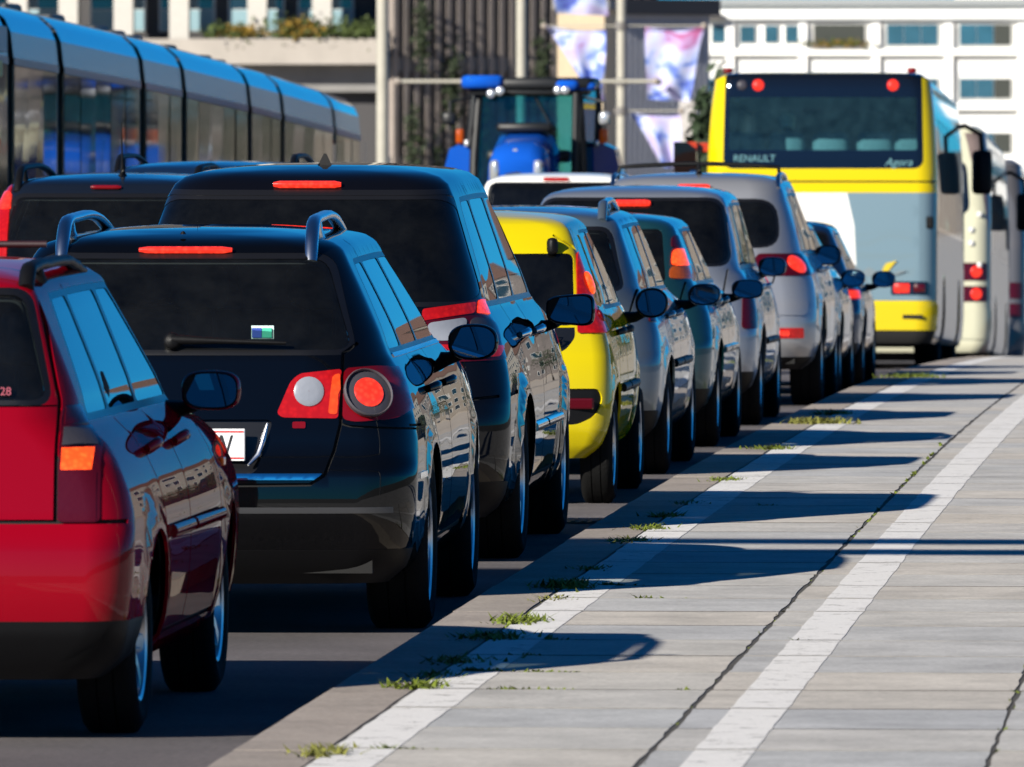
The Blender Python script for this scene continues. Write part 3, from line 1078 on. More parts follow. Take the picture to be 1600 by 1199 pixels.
rest = sheet('paving', -2.64, 6.5, [FAR] + [y for y in YS if y > FAR], far_m, KERB, None); rest.parent = pav; rest['kind'] = 'stuff'

def piece(w, l, h, rnd, wob=.005):
    """a slab with slightly chipped, uneven edges, top at z=0"""
    b = MB()
    n = 5
    def edge(a, c):
        return [(a[0] + (c[0] - a[0]) * k / n + rnd.uniform(-wob, wob), a[1] + (c[1] - a[1]) * k / n + rnd.uniform(-wob, wob)) for k in range(n)]
    cs = [(-w / 2, -l / 2), (w / 2, -l / 2), (w / 2, l / 2), (-w / 2, l / 2)]
    ring = sum((edge(cs[i], cs[(i + 1) % 4]) for i in range(4)), [])
    N = len(ring)
    vs = [(x, y, -h) for x, y in ring] + [(x, y, -.001) for x, y in ring] + [(x * .999, y * .999, 0) for x, y in ring]
    fs = [tuple(range(2 * N, 3 * N))]
    for r in (0, N):
        for i in range(N):
            j = (i + 1) % N
            fs.append((r + i, r + j, r + N + j, r + N + i))
    b.add(vs, fs)
    return b
DIRT = mat('joint dirt', (.030, .026, .021), .95, var=.5, scale=12)
SAND = mat('joint sand', (.20, .185, .16), .95, var=.6, scale=9)
def stone(b, name, m, faint=False):
    me = b.mesh(name, m)
    me.materials.append(SAND if faint else DIRT)
    for p in me.polygons:
        if abs(p.normal.z) < .7: p.material_index = 1
    return me

rnd = random.Random(11)
PITCH, D0 = 1.07, 28.86
cols = [(-2.632, -1.722, 0), (-1.705, -.748, 0), (-.732, .232, 0)]
slab_me = []
for x0, x1, _ in cols:
    slab_me.append([stone(piece(x1 - x0, PITCH - .030, .08, rnd), 'paving_slab', slab_mat, q > 1) for q in range(6)])
nrow = int((FAR - D0) / PITCH)
for r in range(nrow + 1):
    y = D0 + PITCH * (r + .5)
    for c, (x0, x1, _) in enumerate(cols):
        if c == 2 and y > 60:
            if y > 60 and r % 1 == 0 and y > 44: pass
        o = link('paving_slab', rnd.choice(slab_me[c]), pav)
        o.location = ((x0 + x1) / 2 + rnd.uniform(-.002, .002), y, road_z(y) + KERB + rnd.uniform(-.0003, .0003))
        o.rotation_euler = (math.atan((road_z(y + .5) - road_z(y - .5))), 0, 0)
kerb_m = stone_mat('kerb stone', [(.24, .205, .175), (.31, .265, .225), (.27, .235, .20), (.33, .285, .24)], .35)
kme = [piece(.262, 2.13, .22, rnd, .003).mesh('kerb_stone', kerb_m) for _ in range(3)]
kerb = empty('kerb', (-2.776, 16, 0)); kerb['kind'] = 'structure'
for k in range(62):
    y = 17 + 2.14 * k
    o = link('kerb_stone', rnd.choice(kme), kerb)
    o.location = (rnd.uniform(-.002, .002), y - 16, road_z(y) + KERB + rnd.uniform(-.002, .002))
    o.rotation_euler = (math.atan((road_z(y + .5) - road_z(y - .5))), 0, 0)
LY = list(np.arange(20, 130, 1.0))
line_m = worn_paint('worn white paint', (.68, .66, .63))
for nm, x0, x1 in (('painted_line', -1.592, -1.418), ('painted_line', -2.628, -2.445)):
    vs, fs = [], []
    rn = random.Random(3)
    Y2 = sorted(list(np.arange(20, 130, .35)) + [D0 + PITCH * k + q for k in range(-8, 90) for q in (-.022, .022)])
    for y in Y2:
        vs += [(x0 + rn.uniform(-.004, .004), y, road_z(y) + KERB + .0015), (x1 + rn.uniform(-.004, .004), y, road_z(y) + KERB + .0015)]
    for i in range(len(Y2) - 1):
        if abs(((Y2[i] + Y2[i + 1]) / 2 - D0 + PITCH / 2) % PITCH - PITCH / 2) < .02 and i % 3: continue
        fs.append((2 * i, 2 * i + 1, 2 * i + 3, 2 * i + 2))
    me = bpy.data.meshes.new(nm); me.from_pydata(vs, [], fs); me.materials.append(line_m)
    link(nm, me, pav)

# weeds in the joints
weed_m = mat('weed green', (.12, .155, .010), .7, var=.5, scale=14)
weed_dry = mat('dry weed', (.17, .17, .03), .8, var=.4, scale=14)
def blades(b, x, y, z, n, h, sx, sy, rn):
    for _ in range(n):
        px, py = x + rn.gauss(0, sx), y + rn.gauss(0, sy)
        a = rn.uniform(0, 6.28); hh = h * rn.uniform(.4, 1.1); ln_ = hh * rn.uniform(.4, 1.3); w = rn.uniform(.004, .010)
        c, s = math.cos(a), math.sin(a)
        v = []
        for t, k in ((0, 1), (.5, .9), (1, .1)):
            ox, oz = ln_ * t * t, hh * (t - .25 * t * t)
            v += [(px + c * ox - s * w * k, py + s * ox + c * w * k, z + oz), (px + c * ox + s * w * k, py + s * ox - c * w * k, z + oz)]
        b.add(v, [(0, 1, 3, 2), (2, 3, 5, 4)])
rn = random.Random(5)
WHERE = ['at the bottom edge of the photo', 'at the near end of the white strip', 'just before the first car shadow', 'inside the near half of the first car shadow', 'at the far edge of the first car shadow',
         'sunlit just past the first car shadow', 'between the first and second car shadows', 'tall and pale before the second car shadow', 'where the second car shadow begins', 'inside the second car shadow',
         'dark, past the middle of the second shadow', 'sunlit just past the second car shadow', 'between second and third car shadows', 'beside the yellow hatchback', 'low and wide beside the steel blue estate', 'largest of the far ones', 'thin, beyond the largest far tuft', 'farthest, close to the bus']
for i, (d, n, h, sx) in enumerate([(30.75, 90, .07, .05), (34.3, 90, .07, .05), (35.0, 60, .055, .05), (35.9, 110, .06, .06), (37.5, 120, .07, .07), (38.7, 110, .075, .05), (40.5, 60, .05, .04), (41.5, 130, .085, .06), (43.2, 60, .05, .04),
        (46.0, 80, .06, .05), (47.4, 90, .06, .05), (48.8, 110, .065, .05), (50.6, 50, .05, .04), (54.0, 90, .06, .05), (59.6, 110, .065, .07), (65.6, 240, .09, .10), (68.3, 110, .075, .07), (84.0, 160, .09, .12)]):
    b = MB()
    blades(b, 0, 0, -.02, int(n * 2.0), h * .85, sx * .85, .08 + .05 * rn.random(), rn)
    o = b.build('weed_tuft', weed_m if i % 3 else weed_dry)
    o.location = (-2.636 + rn.uniform(-.01, .02), d, road_z(d) + KERB)
    tag(o, 'green weed tuft in the kerb joint, ' + WHERE[i], 'weed', 'weeds along the kerb joint')
b = MB()
for d, x0, x1, n in ((35.28, -2.55, -1.95, 240), (34.21, -2.4, -1.9, 80), (34.21, -1.8, -1.75, 12), (31.0, -2.5, -2.25, 70), (41.70, -2.5, -2.2, 90), (40.63, -2.3, -2.05, 40), (40.63, -2.62, -2.5, 20), (37.42, -2.45, -2.2, 30), (36.35, -2.5, -2.25, 40), (37.42, -1.6, -1.3, 14), (50.3, -2.3, -2.1, 30)):
    for _ in range(n):
        t = rn.random() ** 1.4
        blades(b, x0 + (x1 - x0) * t, d, road_z(d) + KERB - .012, 1, .032 * (1.2 - t), .01, .006, rn)
for d in np.arange(29, 60, .05):
    if rn.random() < .12: blades(b, -1.713, d, KERB - .015, 3, .025, .004, .02, rn)
    if rn.random() < .10: blades(b, -.74, d, KERB - .015, 4, .03, .004, .02, rn)
b.build('grass', weed_m)['kind'] = 'stuff'
# a cast iron drain slot in the gutter between the cars
dr = MB(); dr.box((0, 0, 0), (.30, .34, .006))
for k in range(5): dr.box((-.10 + .05 * k, 0, .005), (.022, .30, .006))
o = dr.build('drain_grate', mat('rusty iron', (.16, .07, .04), .8, var=.4, scale=20)); o.location = (-3.14, 51.9, road_z(52) + .006)
tag(o, 'rusty drain grate in the gutter behind the yellow hatchback', 'drain')

# overhead gantry out of view whose two chords throw the pair of bands across the pavement
gm_ = mat('galvanised steel', (.35, .36, .37), .5, .6, var=.15)
gt = empty('unseen_shadow_gantry', (-13.6, 34.0, 0))
tag(gt, 'unseen grey steel gantry with two tubes spanning the lanes, casts the shadow bands', 'gantry')
b = MB(); b.tube([(0, 0, .0), (0, 0, 7.4)], .16, 14); b.build('post', gm_, gt, 60)
b = MB(); b.tube([(20, 0, .1), (20, 0, 7.4)], .16, 14); b.build('post', gm_, gt, 60)
for z in (6.55, 7.2):
    b = MB(); b.tube([(0, 0, z), (20, 0.0, z)], .15, 12); b.build('chord', gm_, gt, 60)
# ------------------------------------------------------------------ the queue of cars
def front_tab(L, cowl, rf, belt, zt, nose=.25):
    return [(.2, L - .22), (.3, L - .07), (.45, L), (.6, L - .005), (.68, L - .06), (.76, L - nose), (belt - .11, L - .62), (belt - .05, (L + cowl) / 2 - .25), (belt, cowl), (zt, rf)]

def quads(zb, zt, spans, glasses, rad=.03):
    out = []
    for (y0, y1, t0, t1), g in zip(spans, glasses):
        out.append(([(y0, zb), (y1, zb), (t1, zt), (t0, zt)], g, rad))
    return out

ORANGE_GLOW = lens('glowing orange lens', (.35, .03, .005), .35, (1, .09, .015))
P_RED = paint('red paint', (.195, .0006, .007), .0, .32, .03)
MATS['red paint'].node_tree.nodes['Principled BSDF'].inputs['Coat Weight'].default_value = .5
P_BLACK = paint('black paint', (.0012, .0014, .002), .0, .3, .015)
P_BLACK2 = paint('black metallic paint', (.002, .002, .003), .0, .3, .015)
P_YELLOW = paint('yellow paint', (.50, .40, .002), .0, .35)
P_STEEL = paint('steel blue paint', (.11, .14, .17), .6, .33)
P_TEAL = paint('dark teal paint', (.012, .062, .075), .5, .33)
P_SILVER = paint('pale blue silver paint', (.26, .285, .33), .6, .34)
P_SILVER2 = paint('silver paint', (.34, .345, .36), .6, .36)
P_BLUE = paint('dark blue paint', (.008, .022, .06), .4, .33)
P_INK = paint('ink blue paint', (.006, .009, .016), .3, .32)
P_GREYBLUE = paint('grey blue paint', (.07, .09, .12), .6, .33)
P_WHITE = paint('white paint', (.80, .80, .76), .0, .4)
LANE = 'cars queuing in the right lane'
LEFT = 'cars in the left lane'

# --- 1 red estate, cut by the left edge
def red_regions(B, reg, r_poly, s_poly, gap_r, gap_s):
    for sg in (1, -1):
        lamp = [(.612, .690), (.742, .690), (.738, .86), (.722, 1.00), (.680, 1.052), (.612, 1.052)]
        pts = [(sg * x, z) for x, z in lamp]
        if sg < 0: pts = pts[::-1]
        zz = [(.690, .848, RED_DARK, 'lower_lens'), (.848, .922, ORANGE_LIT if True else AMBER, 'lit_lens'), (.922, .985, SMOKED, 'reversing_lens'), (.985, 1.052, RED_DARK, 'indicator_lens')]
        for z0, z1, m, nm in zz:
            x1a = np.interp(z0, [.69, .86, 1.0, 1.052], [.742, .738, .722, .680]); x1b = np.interp(z1, [.69, .86, 1.0, 1.052], [.742, .738, .722, .680])
            xr = .712 if m is ORANGE_LIT else None
            q = [(.620, z0 + .004), ((xr or x1a - .012), z0 + .004), ((xr or x1b - .012), z1 - .004), (.620, z1 - .004)]
            r_poly(nm, [(sg * x, z) for x, z in (q if sg > 0 else q[::-1])], m, .006, 'tail_light')
        r_poly('tail_light', pts, RED_DARK, .004, None, .02)
    gap_r([(-.606, .692), (-.606, 1.07), (-.52, 1.44)]); gap_r([(.606, .692), (.606, 1.07), (.52, 1.44)])
    gap_r([(-.82, .692), (.82, .692)])
    gap_r([(-.60, 1.052), (.60, 1.052)], .006)
    r_poly('lower_bumper', [(-.9, .19), (.9, .19), (.9, .385), (-.9, .385)], BLACK_PLASTIC, .002)
    s_poly('lower_bumper', [(.05, .19), (.46, .19), (.46, .385), (.05, .385)], BLACK_PLASTIC, .002)
def red_extras(root, B, made, bm):
    # roof carrier bar across the rails, red reflection put into its colour
    b = MB(); b.tube([(-.52, .62, 1.545), (.52, .62, 1.545)], .011, 8)
    b.build('roof_bar', mat('red tinged bar', (.02, .004, .006), .5), root, 60)
    text_on(root, '25 28', .036, (.425, B.point(B.R(.42, 1.09), .006)[0].y - .004, 1.083), mat('pink print', (.30, .05, .08), .6), 'sticker_lettering', ext=.0005)
    # small side indicator
    p, n = B.point(B.S(3.2, .78, 1), .004)
    b = MB(); b.rbox((0, 0, 0), (.012, .07, .03), .005); o = b.build('side_indicator', AMBER, root); o.location = p
L = 4.2
vehicle(dict(name='red_estate_car', label='red estate car cut by the left edge, nearest in the queue, black roof rails', group=LANE, X=-4.31, rz=-.004, whalf=.815, D=33.4, L=L, w=.850, H=1.50, belt=1.0,
    rear=[(.2, .14), (.3, .04), (.40, .0), (.58, .0), (.672, .015), (.69, .055), (.9, .085), (1.06, .115), (1.42, .26)], front=front_tab(L, 3.02, 2.35, 1.0, 1.385), wtop=.535, rc=.20, bow=.06, tr=.012, bin=.17,
    paint=P_RED, wheels=(.80, 3.27), R=.295, rim=.195, tw=.19, wheel='seven', rwin=(1.072, 1.415, .572, .485, .05), rseal=True,
    swin=quads(1.02, 1.385, [(.42, .98, .62, .98), (1.04, 1.82, 1.04, 1.80), (1.88, 2.78, 1.88, 2.22)], [GL_DARK] * 3), dlo=[(.36, .997), (2.92, .997), (2.32, 1.405), (.58, 1.405)],
    doors=[[(1.17, .52), (1.05, .80), (1.02, .99)], [(1.86, .32), (1.86, .99)], [(2.86, .36), (2.90, .9), (2.92, .99)], [(1.3, .30), (2.85, .30)], [(1.01, 1.0), (1.01, 1.42)]],
    handles=((1.12, .885), (1.98, .885)), strips=((1.22, 1.82, .62), (1.90, 2.82, .62)), strip_mat=P_RED, mirror=(.84, 2.60, 1.035, .098, .066, 3.0),
    rail=(.485, .36, 2.0, .042, BLACK_PLASTIC, .026, 0, 'roof_rail', .05), wiper=(.0, .35, 1.10), plate=(.82, None, 0), regions=[red_regions], extras=[red_extras]))

# --- 2 black estate in focus
def pas_regions(B, reg, r_poly, s_poly, gap_r, gap_s):
    for sg in (1, -1):
        def q(pts): return [(sg * x, z) for x, z in (pts if sg > 0 else pts[::-1])]
        r_poly('indicator_strip', q([(.560, .835), (.594, .832), (.598, .985), (.572, .975)]), ORANGE_GLOW, .010, 'inner_lamp', .012)
        r_poly('inner_lamp', q([(.372, .838), (.392, .822), (.597, .818), (.603, 1.000), (.455, .985), (.42, .955)]), RED_GLOW, .007, None, .015)
        r_poly('outer_lamp', q([(.613, .815), (.66, .805), (.80, .815), (.88, .86), (.885, .95), (.82, 1.00), (.72, 1.008), (.613, 1.002)]), RED_LENS, .008, None, .02)
        r_poly('reflector', q([(.43, .782), (.478, .782), (.478, .806), (.43, .806)]), RED_LENS, .006, None, .006)
    gap_r([(-.607, 1.06), (-.607, .80), (-.585, .70), (-.555, .61), (-.50, .575), (0, .570), (.50, .575), (.555, .61), (.585, .70), (.607, .80), (.607, 1.06), (.655, 1.10)])
    gap_r([(.607, .80), (.64, .79), (.9, .775)], .008)
    r_poly('chrome_strip', [(-.525, .592), (.525, .592), (.545, .614), (-.545, .614)], CHROME, .007)
    r_poly('plate_recess', [(-.31, .615), (.30, .615), (.36, .815), (-.36, .815)], DARK_TRIM, -.018, None, .03)
    s_poly('chrome_strip', [(.26, .588), (.545, .588), (.545, .61), (.26, .61)], CHROME, .007)
    gap_s([(.20, .79), (.5, .785)], .010)
    s_poly('window_trim', [(.56, 1.036), (3.25, 1.036), (3.25, 1.052), (.56, 1.052)], SATIN, .004)
    r_poly('bumper_strip', [(-.80, .468), (.80, .468), (.80, .49), (-.80, .49)], mat('grey strip', (.03, .03, .032), .4), .004)
    r_poly('lower_bumper', [(-.9, .19), (.9, .19), (.86, .33), (-.86, .33)], BLACK_PLASTIC, .002)
    # black surround of the glass on the tailgate
    r_poly('glass_surround', [(-.705, 1.055), (.705, 1.055), (.565, 1.46), (-.565, 1.46)], DARK_TRIM, -.0005, None, [.06, .06, .03, .03]) if False else None
def pas_extras(root, B, made, bm):
    for sg in (1, -1):
        il, ol = [c for c in root.children if c.name.startswith('inner_lamp')], [c for c in root.children if c.name.startswith('outer_lamp')]
        a = il[0] if sg > 0 else il[-1]; o = ol[0] if sg > 0 else ol[-1]
        disc_on(root, B, sg * .488, .917, .056, CLEAR, 'reversing_lens', .012, .12, a)
        disc_on(root, B, sg * .700, .908, .094, SMOKED, 'lamp_lens', .010, .12, o)
        ring_on(root, B, sg * .700, .908, .096, .006, mat('lamp ring', (.075, .07, .08), .4, spec=.2), 'lamp_ring', .018, o)
        disc_on(root, B, sg * .700, .908, .058, RED_LIT, 'brake_bulb', .022, .2, o)
    # chrome wings either side of the number plate
    for sg in (1, -1):
        pts = [B.point(B.R(sg * x, z), .008)[0] for x, z in ((.338, .80), (.325, .74), (.305, .68), (.272, .642))]
        b = MB(); b.tube(pts, [.004, .012, .013, .004], 6); b.build('plate_wing', SATIN, root, 60)
    # toll sticker and parking disc inside the back window
    p, n = B.point(B.R(.31, 1.135), -.02)
    for k, (c, x) in enumerate((((.02, .06, .35), -.022), ((.05, .45, .30), .016))):
        b = MB(); b.box((0, 0, 0), (.036, .002, .036)); o = b.build('sticker', mat('sticker %s' % 'ab'[k], c, .5), root); o.location = (p.x + x, p.y, 1.135)
    b = MB(); b.rbox((0, 0, 0), (.085, .003, .05), .004); o = b.build('sticker', mat('sticker pale', (.55, .7, .68), .5), root); o.location = (p.x, p.y + .006, 1.137)
    b = MB(); b.lathe([(.012, 0), (.006, .01), (.001, .012)], 12); o = b.build('washer_jet', BLACK_PLASTIC, root); o.location = (-.02, .62, 1.498)
L = 4.77
vehicle(dict(name='black_estate_car', label='black estate car with chrome roof rails and round tail lamps behind the red car', group=LANE, X=-4.0, rz=.012, D=40.2, L=L, w=.905, H=1.525, belt=1.05,
    rear=[(.2, .20), (.3, .08), (.45, .01), (.55, .0), (.60, .01), (.66, .055), (.8, .08), (1.05, .135), (1.20, .24), (1.41, .46)], front=front_tab(L, 3.48, 2.72, 1.05, 1.41), wtop=.605, rc=.30, bow=.085, tr=.03,
    paint=P_BLACK, wheels=(.98, 3.69), R=.325, rim=.225, tw=.235, wheel='ten', rwin=(1.075, 1.425, .640, .520, .06), rglass=GL_REAR,
    swin=quads(1.07, 1.392, [(.56, 1.13, .83, 1.13), (1.19, 2.07, 1.19, 2.03), (2.13, 3.18, 2.11, 2.62)], [GL_DARK] * 3, .035), dlo=[(.50, 1.045), (3.32, 1.045), (2.72, 1.412), (.80, 1.412)], seal=DARK_TRIM, dlo_r=.07,
    doors=[[(1.42, .50), (1.22, .80), (1.17, 1.04)], [(2.10, .34), (2.10, 1.04)], [(3.20, .36), (3.26, .9), (3.30, 1.04)], [(1.4, .33), (3.2, .33)], [(1.15, 1.04), (1.13, 1.45)]],
    handles=((1.28, .90), (2.24, .90)), mirror=(.94, 2.86, 1.045, .100, .072, 2.5, P_BLACK), handle_mat=P_BLACK,
    rail=(.47, .52, 2.3, .066, SATIN, .026, 0, 'roof_rail', .10), brake=(-.172, .172, 1.449, .013, RED_LIT), wiper=(-.02, .40, 1.095), wdz=-.012, plate=(.722, 'IW', .215),
    regions=[pas_regions], extras=[pas_extras], res=1.35))

# --- 3 black people carrier
def van_regions(B, reg, r_poly, s_poly, gap_r, gap_s):
    for sg in (1, -1):
        def q(pts): return [(sg * x, z) for x, z in (pts if sg > 0 else pts[::-1])]
        r_poly('lit_lens', q([(.735, 1.085), (.815, 1.075), (.80, 1.145), (.735, 1.145)]), RED_LIT, .012, 'tail_light', .01)
        r_poly('upper_lens', q([(.522, 1.055), (.727, 1.085), (.727, 1.135), (.522, 1.105)]), RED_GLOW, .010, 'tail_light', .01)
        r_poly('clear_lens', q([(.545, .97), (.70, .97), (.70, 1.066), (.545, 1.045)]), CLEAR, .010, 'tail_light', .02)
        r_poly('smoked_lens', q([(.715, .965), (.84, .955), (.80, 1.05), (.715, 1.07)]), SMOKED, .010, 'tail_light', .03)
        r_poly('lower_lens', q([(.56, .885), (.84, .90), (.85, .945), (.555, .955)]), RED_GLOW, .010, 'tail_light', .01)
        r_poly('tail_light', q([(.515, 1.05), (.55, .875), (.86, .885), (.90, .97), (.855, 1.06), (.81, 1.152), (.73, 1.152)]), RED_DARK, .006, None, .02)
    r_poly('window_top_band', [(-.60, 1.617), (.60, 1.617), (.585, 1.64), (-.585, 1.64)], DARK_TRIM, .001)
    gap_r([(-.56, .60), (-.60, .9), (-.70, 1.06)]); gap_r([(.56, .60), (.60, .9), (.70, 1.06)])
    gap_r([(-.85, .73), (-.56, .70), (-.5, .6), (.5, .6), (.56, .70), (.85, .73)])
    gap_s([(.22, .735), (.6, .74)])
    r_poly('lower_bumper', [(-.95, .19), (.95, .19), (.92, .36), (-.92, .36)], BLACK_PLASTIC, .002)
def van_extras(root, B, made, bm):
    p, n = B.point(B.R(.63, .82), .004)
    text_on(root, 'GT', .035, (p.x, p.y - .006, p.z), CHROME, 'badge_lettering')
L = 4.77
vehicle(dict(name='black_people_carrier', label='tall black people carrier with privacy glass behind the black estate', group=LANE, X=-4.11, D=46.7, L=L, w=.918, H=1.735, belt=1.10,
    rear=[(.2, .18), (.3, .06), (.45, .0), (.60, .0), (.70, .015), (.80, .05), (1.10, .10), (1.35, .21), (1.62, .42)], front=front_tab(L, 3.75, 2.72, 1.10, 1.62), wtop=.625, rc=.30, bow=.09, tr=.03,
    paint=P_BLACK2, wheels=(.97, 3.82), R=.335, rim=.228, tw=.225, wheel='five', flare=.026, rwin=(1.14, 1.60, .765, .625, .09), rglass=GL_BLACK, rseal=True,
    swin=quads(1.135, 1.575, [(.55, 1.25, .80, 1.25), (1.31, 2.22, 1.31, 2.18), (2.28, 3.30, 2.26, 2.68)], [GL_BLACK, GL_BLACK, GL_DARK], .05), dlo=[(.48, 1.11), (3.62, 1.11), (2.80, 1.597), (.77, 1.597)], dlo_r=.08,
    doors=[[(1.45, .48), (1.32, .8), (1.28, 1.10)], [(2.25, .34), (2.25, 1.10)], [(3.35, .36), (3.40, .9), (3.45, 1.10)], [(1.45, .34), (3.3, .34)], [(1.26, 1.1), (1.26, 1.64)]],
    handles=((1.42, .97), (2.40, .97)), handle_mat=CHROME, mirror=(.985, 3.02, 1.055, .112, .080, 4.0, P_BLACK2, .25), strips=((1.5, 2.2, .56), (2.3, 3.3, .56)), strip_mat=CHROME,
    brake=(-.145, .145, 1.655, .016, RED_LIT), antenna=(.03, 1.0, 'fin'), wiper=(.0, .45, 1.16), plate=(.80, None, 0), regions=[van_regions], extras=[van_extras], res=1.2))

# --- 4 yellow hatchback
def yel_regions(B, reg, r_poly, s_poly, gap_r, gap_s):
    for sg in (1, -1):
        def q(pts): return [(sg * x, z) for x, z in (pts if sg > 0 else pts[::-1])]
        r_poly('tail_light', q([(.634, .862), (.815, .862), (.812, .93), (.775, 1.04), (.735, 1.14), (.69, 1.235), (.65, 1.28), (.616, 1.28), (.625, 1.1)]), RED_GLOW, .010, None, .015)
        s_poly('bumper_end', [(.0, .0), (.001, .0), (.001, .001)], None) if False else None
        r_poly('bumper_insert', q([(.30, .405), (.64, .405), (.735, .45), (.765, .535), (.745, .585), (.30, .585)]), BLACK_PLASTIC, -.010, None, [.02, .03, .04, .04, .03, .02])
    r_poly('hatch_trim', [(-.57, .765), (.57, .765), (.625, .84), (.622, .89), (-.622, .89), (-.625, .84)], DARK_TRIM, -.002, None, [.05, .05, .03, .0, .0, .03])
    gap_s([(.36, .86), (.30, 1.2), (.50, 1.40)], .012)
    gap_r([(-.64, 1.285), (-.55, 1.34), (-.50, 1.37)], .010); gap_r([(.64, 1.285), (.55, 1.34), (.50, 1.37)], .010)
def yel_extras(root, B, made, bm):
    for sg in (1, -1):
        tl = [c for c in root.children if c.name.startswith('tail_light')][0 if sg > 0 else -1]
        o = disc_on(root, B, sg * .682, 1.115, .060, ORANGE_LIT, 'brake_bulb', .016, .3, tl, .82)
        o = disc_on(root, B, sg * .745, .945, .035, RED_LENS, 'reflector', .014, .3, tl)
        p, n = B.point(B.R(sg * .645, .50), .0)
        b = MB(); b.rbox((0, 0, 0), (.16, .02, .055), .01); o = b.build('fog_reflector', RED_DARK, root); o.location = (p.x, p.y - .002, .51)
        b = MB(); b.rbox((0, 0, 0), (.055, .07, .085), .02); o = b.build('hatch_hinge', BLACK_PLASTIC, root, 50); p, n = B.point(B.R(sg * .50, 1.30), .02); o.location = p
    p, n = B.point(B.R(.52, .822), .004)
    text_on(root, '107', .058, (p.x, p.y - .014, p.z - .02), CHROME, 'badge_lettering', shear=.2, ext=.004)
    b = MB(); b.box((.0, .20, .25), (.7, .2, .12)); b.build('silencer', UNDER, root)
L = 3.43
vehicle(dict(name='yellow_hatchback', label='small bright yellow hatchback with tall red tail lamps and black bumper inserts', group=LANE, X=-4.02, D=54.2, L=L, w=.815, H=1.475, belt=.985,
    rear=[(.2, .12), (.25, .06), (.35, .0), (.5, .0), (.66, .02), (.80, .07), (1.0, .10), (1.28, .20), (1.36, .27)], front=front_tab(L, 2.72, 1.85, .985, 1.36), wtop=.60, rc=.12, bow=.14, tr=.02, zb=.235, bin=.09,
    paint=P_YELLOW, wheels=(.53, 2.87), R=.278, rim=.19, tw=.165, wheel='steel', rwin=(.90, 1.275, .622, .605, .04), rglass=GL_BLACK, rseal=False,
    swin=[([(.40, 1.22), (.50, 1.02), (.85, 1.0), (.85, 1.355), (.56, 1.355)], GL_DARK, .05), ([(.92, 1.0), (1.50, .99), (1.46, 1.36), (.92, 1.36)], GL_DARK, .03), ([(1.56, .99), (2.55, .99), (1.85, 1.36), (1.53, 1.36)], GL_DARK, .03)],
    dlo=[(.89, .97), (2.66, .97), (1.92, 1.375), (.89, 1.375)], dlo_r=.03,
    doors=[[(.86, .42), (.84, .97)], [(1.53, .28), (1.53, .97)], [(2.45, .30), (2.5, .9), (2.6, .97)], [(.9, .29), (2.45, .29)]],
    handles=((.98, .85), (1.64, .85)), handle_mat=BLACK_PLASTIC, mirror=(.90, 2.16, .985, .085, .078, 2.2, BLACK_PLASTIC), strips=((1.0, 1.5, .57), (1.58, 2.4, .57)),
    plate=(.53, None, 0), regions=[yel_regions], extras=[yel_extras]))
bpy.data.objects['yellow_hatchback']

# --- 5 steel blue estate with rails
def lamp_block(x0, x1, z0, z1, m=RED_DARK, lit=None, lm=RED_LIT, rad=.02, name='tail_light'):
    def f(B, reg, r_poly, s_poly, gap_r, gap_s):
        for sg in (1, -1):
            def q(pts): return [(sg * x, z) for x, z in (pts if sg > 0 else pts[::-1])]
            if lit:
                a0, a1, b0, b1 = lit
                r_poly('lit_lens', q([(a0, b0), (a1, b0), (a1, b1), (a0, b1)]), lm, .012, 'tail_light', rad)
            r_poly(name, q([(x0, z0), (x1, z0), (x1, z1), (x0, z1)]), m, .007, None, rad)
    return f
def seams(zb, wg, zt, side=True):
    def f(B, reg, r_poly, s_poly, gap_r, gap_s):
        gap_r([(-wg - .05, zt), (-wg, zb + .1), (-wg + .1, zb), (wg - .1, zb), (wg, zb + .1), (wg + .05, zt)])
        r_poly('lower_bumper', [(-.95, .19), (.95, .19), (.92, .36), (-.92, .36)], BLACK_PLASTIC, .002)
    return f
L = 4.15
vehicle(dict(name='steel_blue_estate_car', label='steel blue estate car with looped roof rails just ahead of the yellow hatchback', group=LANE, X=-4.05, D=59.0, L=L, w=.85, H=1.475, belt=1.0,
    rear=[(.2, .15), (.3, .05), (.45, .0), (.6, .0), (.68, .03), (1.0, .09), (1.2, .16), (1.37, .27)], front=front_tab(L, 3.0, 2.3, 1.0, 1.37), wtop=.60, rc=.26, bow=.08, tr=.05,
    paint=P_STEEL, wheels=(.72, 3.28), R=.30, rim=.19, tw=.19, wheel='seven', rwin=(1.03, 1.36, .60, .51, .05),
    swin=quads(1.02, 1.36, [(.42, .95, .58, .95), (1.0, 1.78, 1.0, 1.76), (1.84, 2.72, 1.83, 2.22)], [GL_DARK] * 3), dlo=[(.38, 1.0), (2.85, 1.0), (2.30, 1.378), (.55, 1.378)],
    doors=[[(1.1, .5), (.98, 1.0)], [(1.81, .32), (1.81, 1.0)], [(2.7, .34), (2.8, 1.0)], [(1.1, .32), (2.7, .32)]], handles=((1.08, .86), (1.92, .86)), strips=((1.12, 1.76, .60), (1.84, 2.68, .60)),
    mirror=(.945, 2.48, .965, .095, .062, 2.4), rail=(.49, .38, 1.9, .06, P_STEEL, .026, 0, 'roof_rail', .11), brake=(-.13, .13, 1.395, .012, RED_LIT), regions=[lamp_block(.745, .80, .84, .96, RED_DARK), seams(.62, .62, 1.02)]))

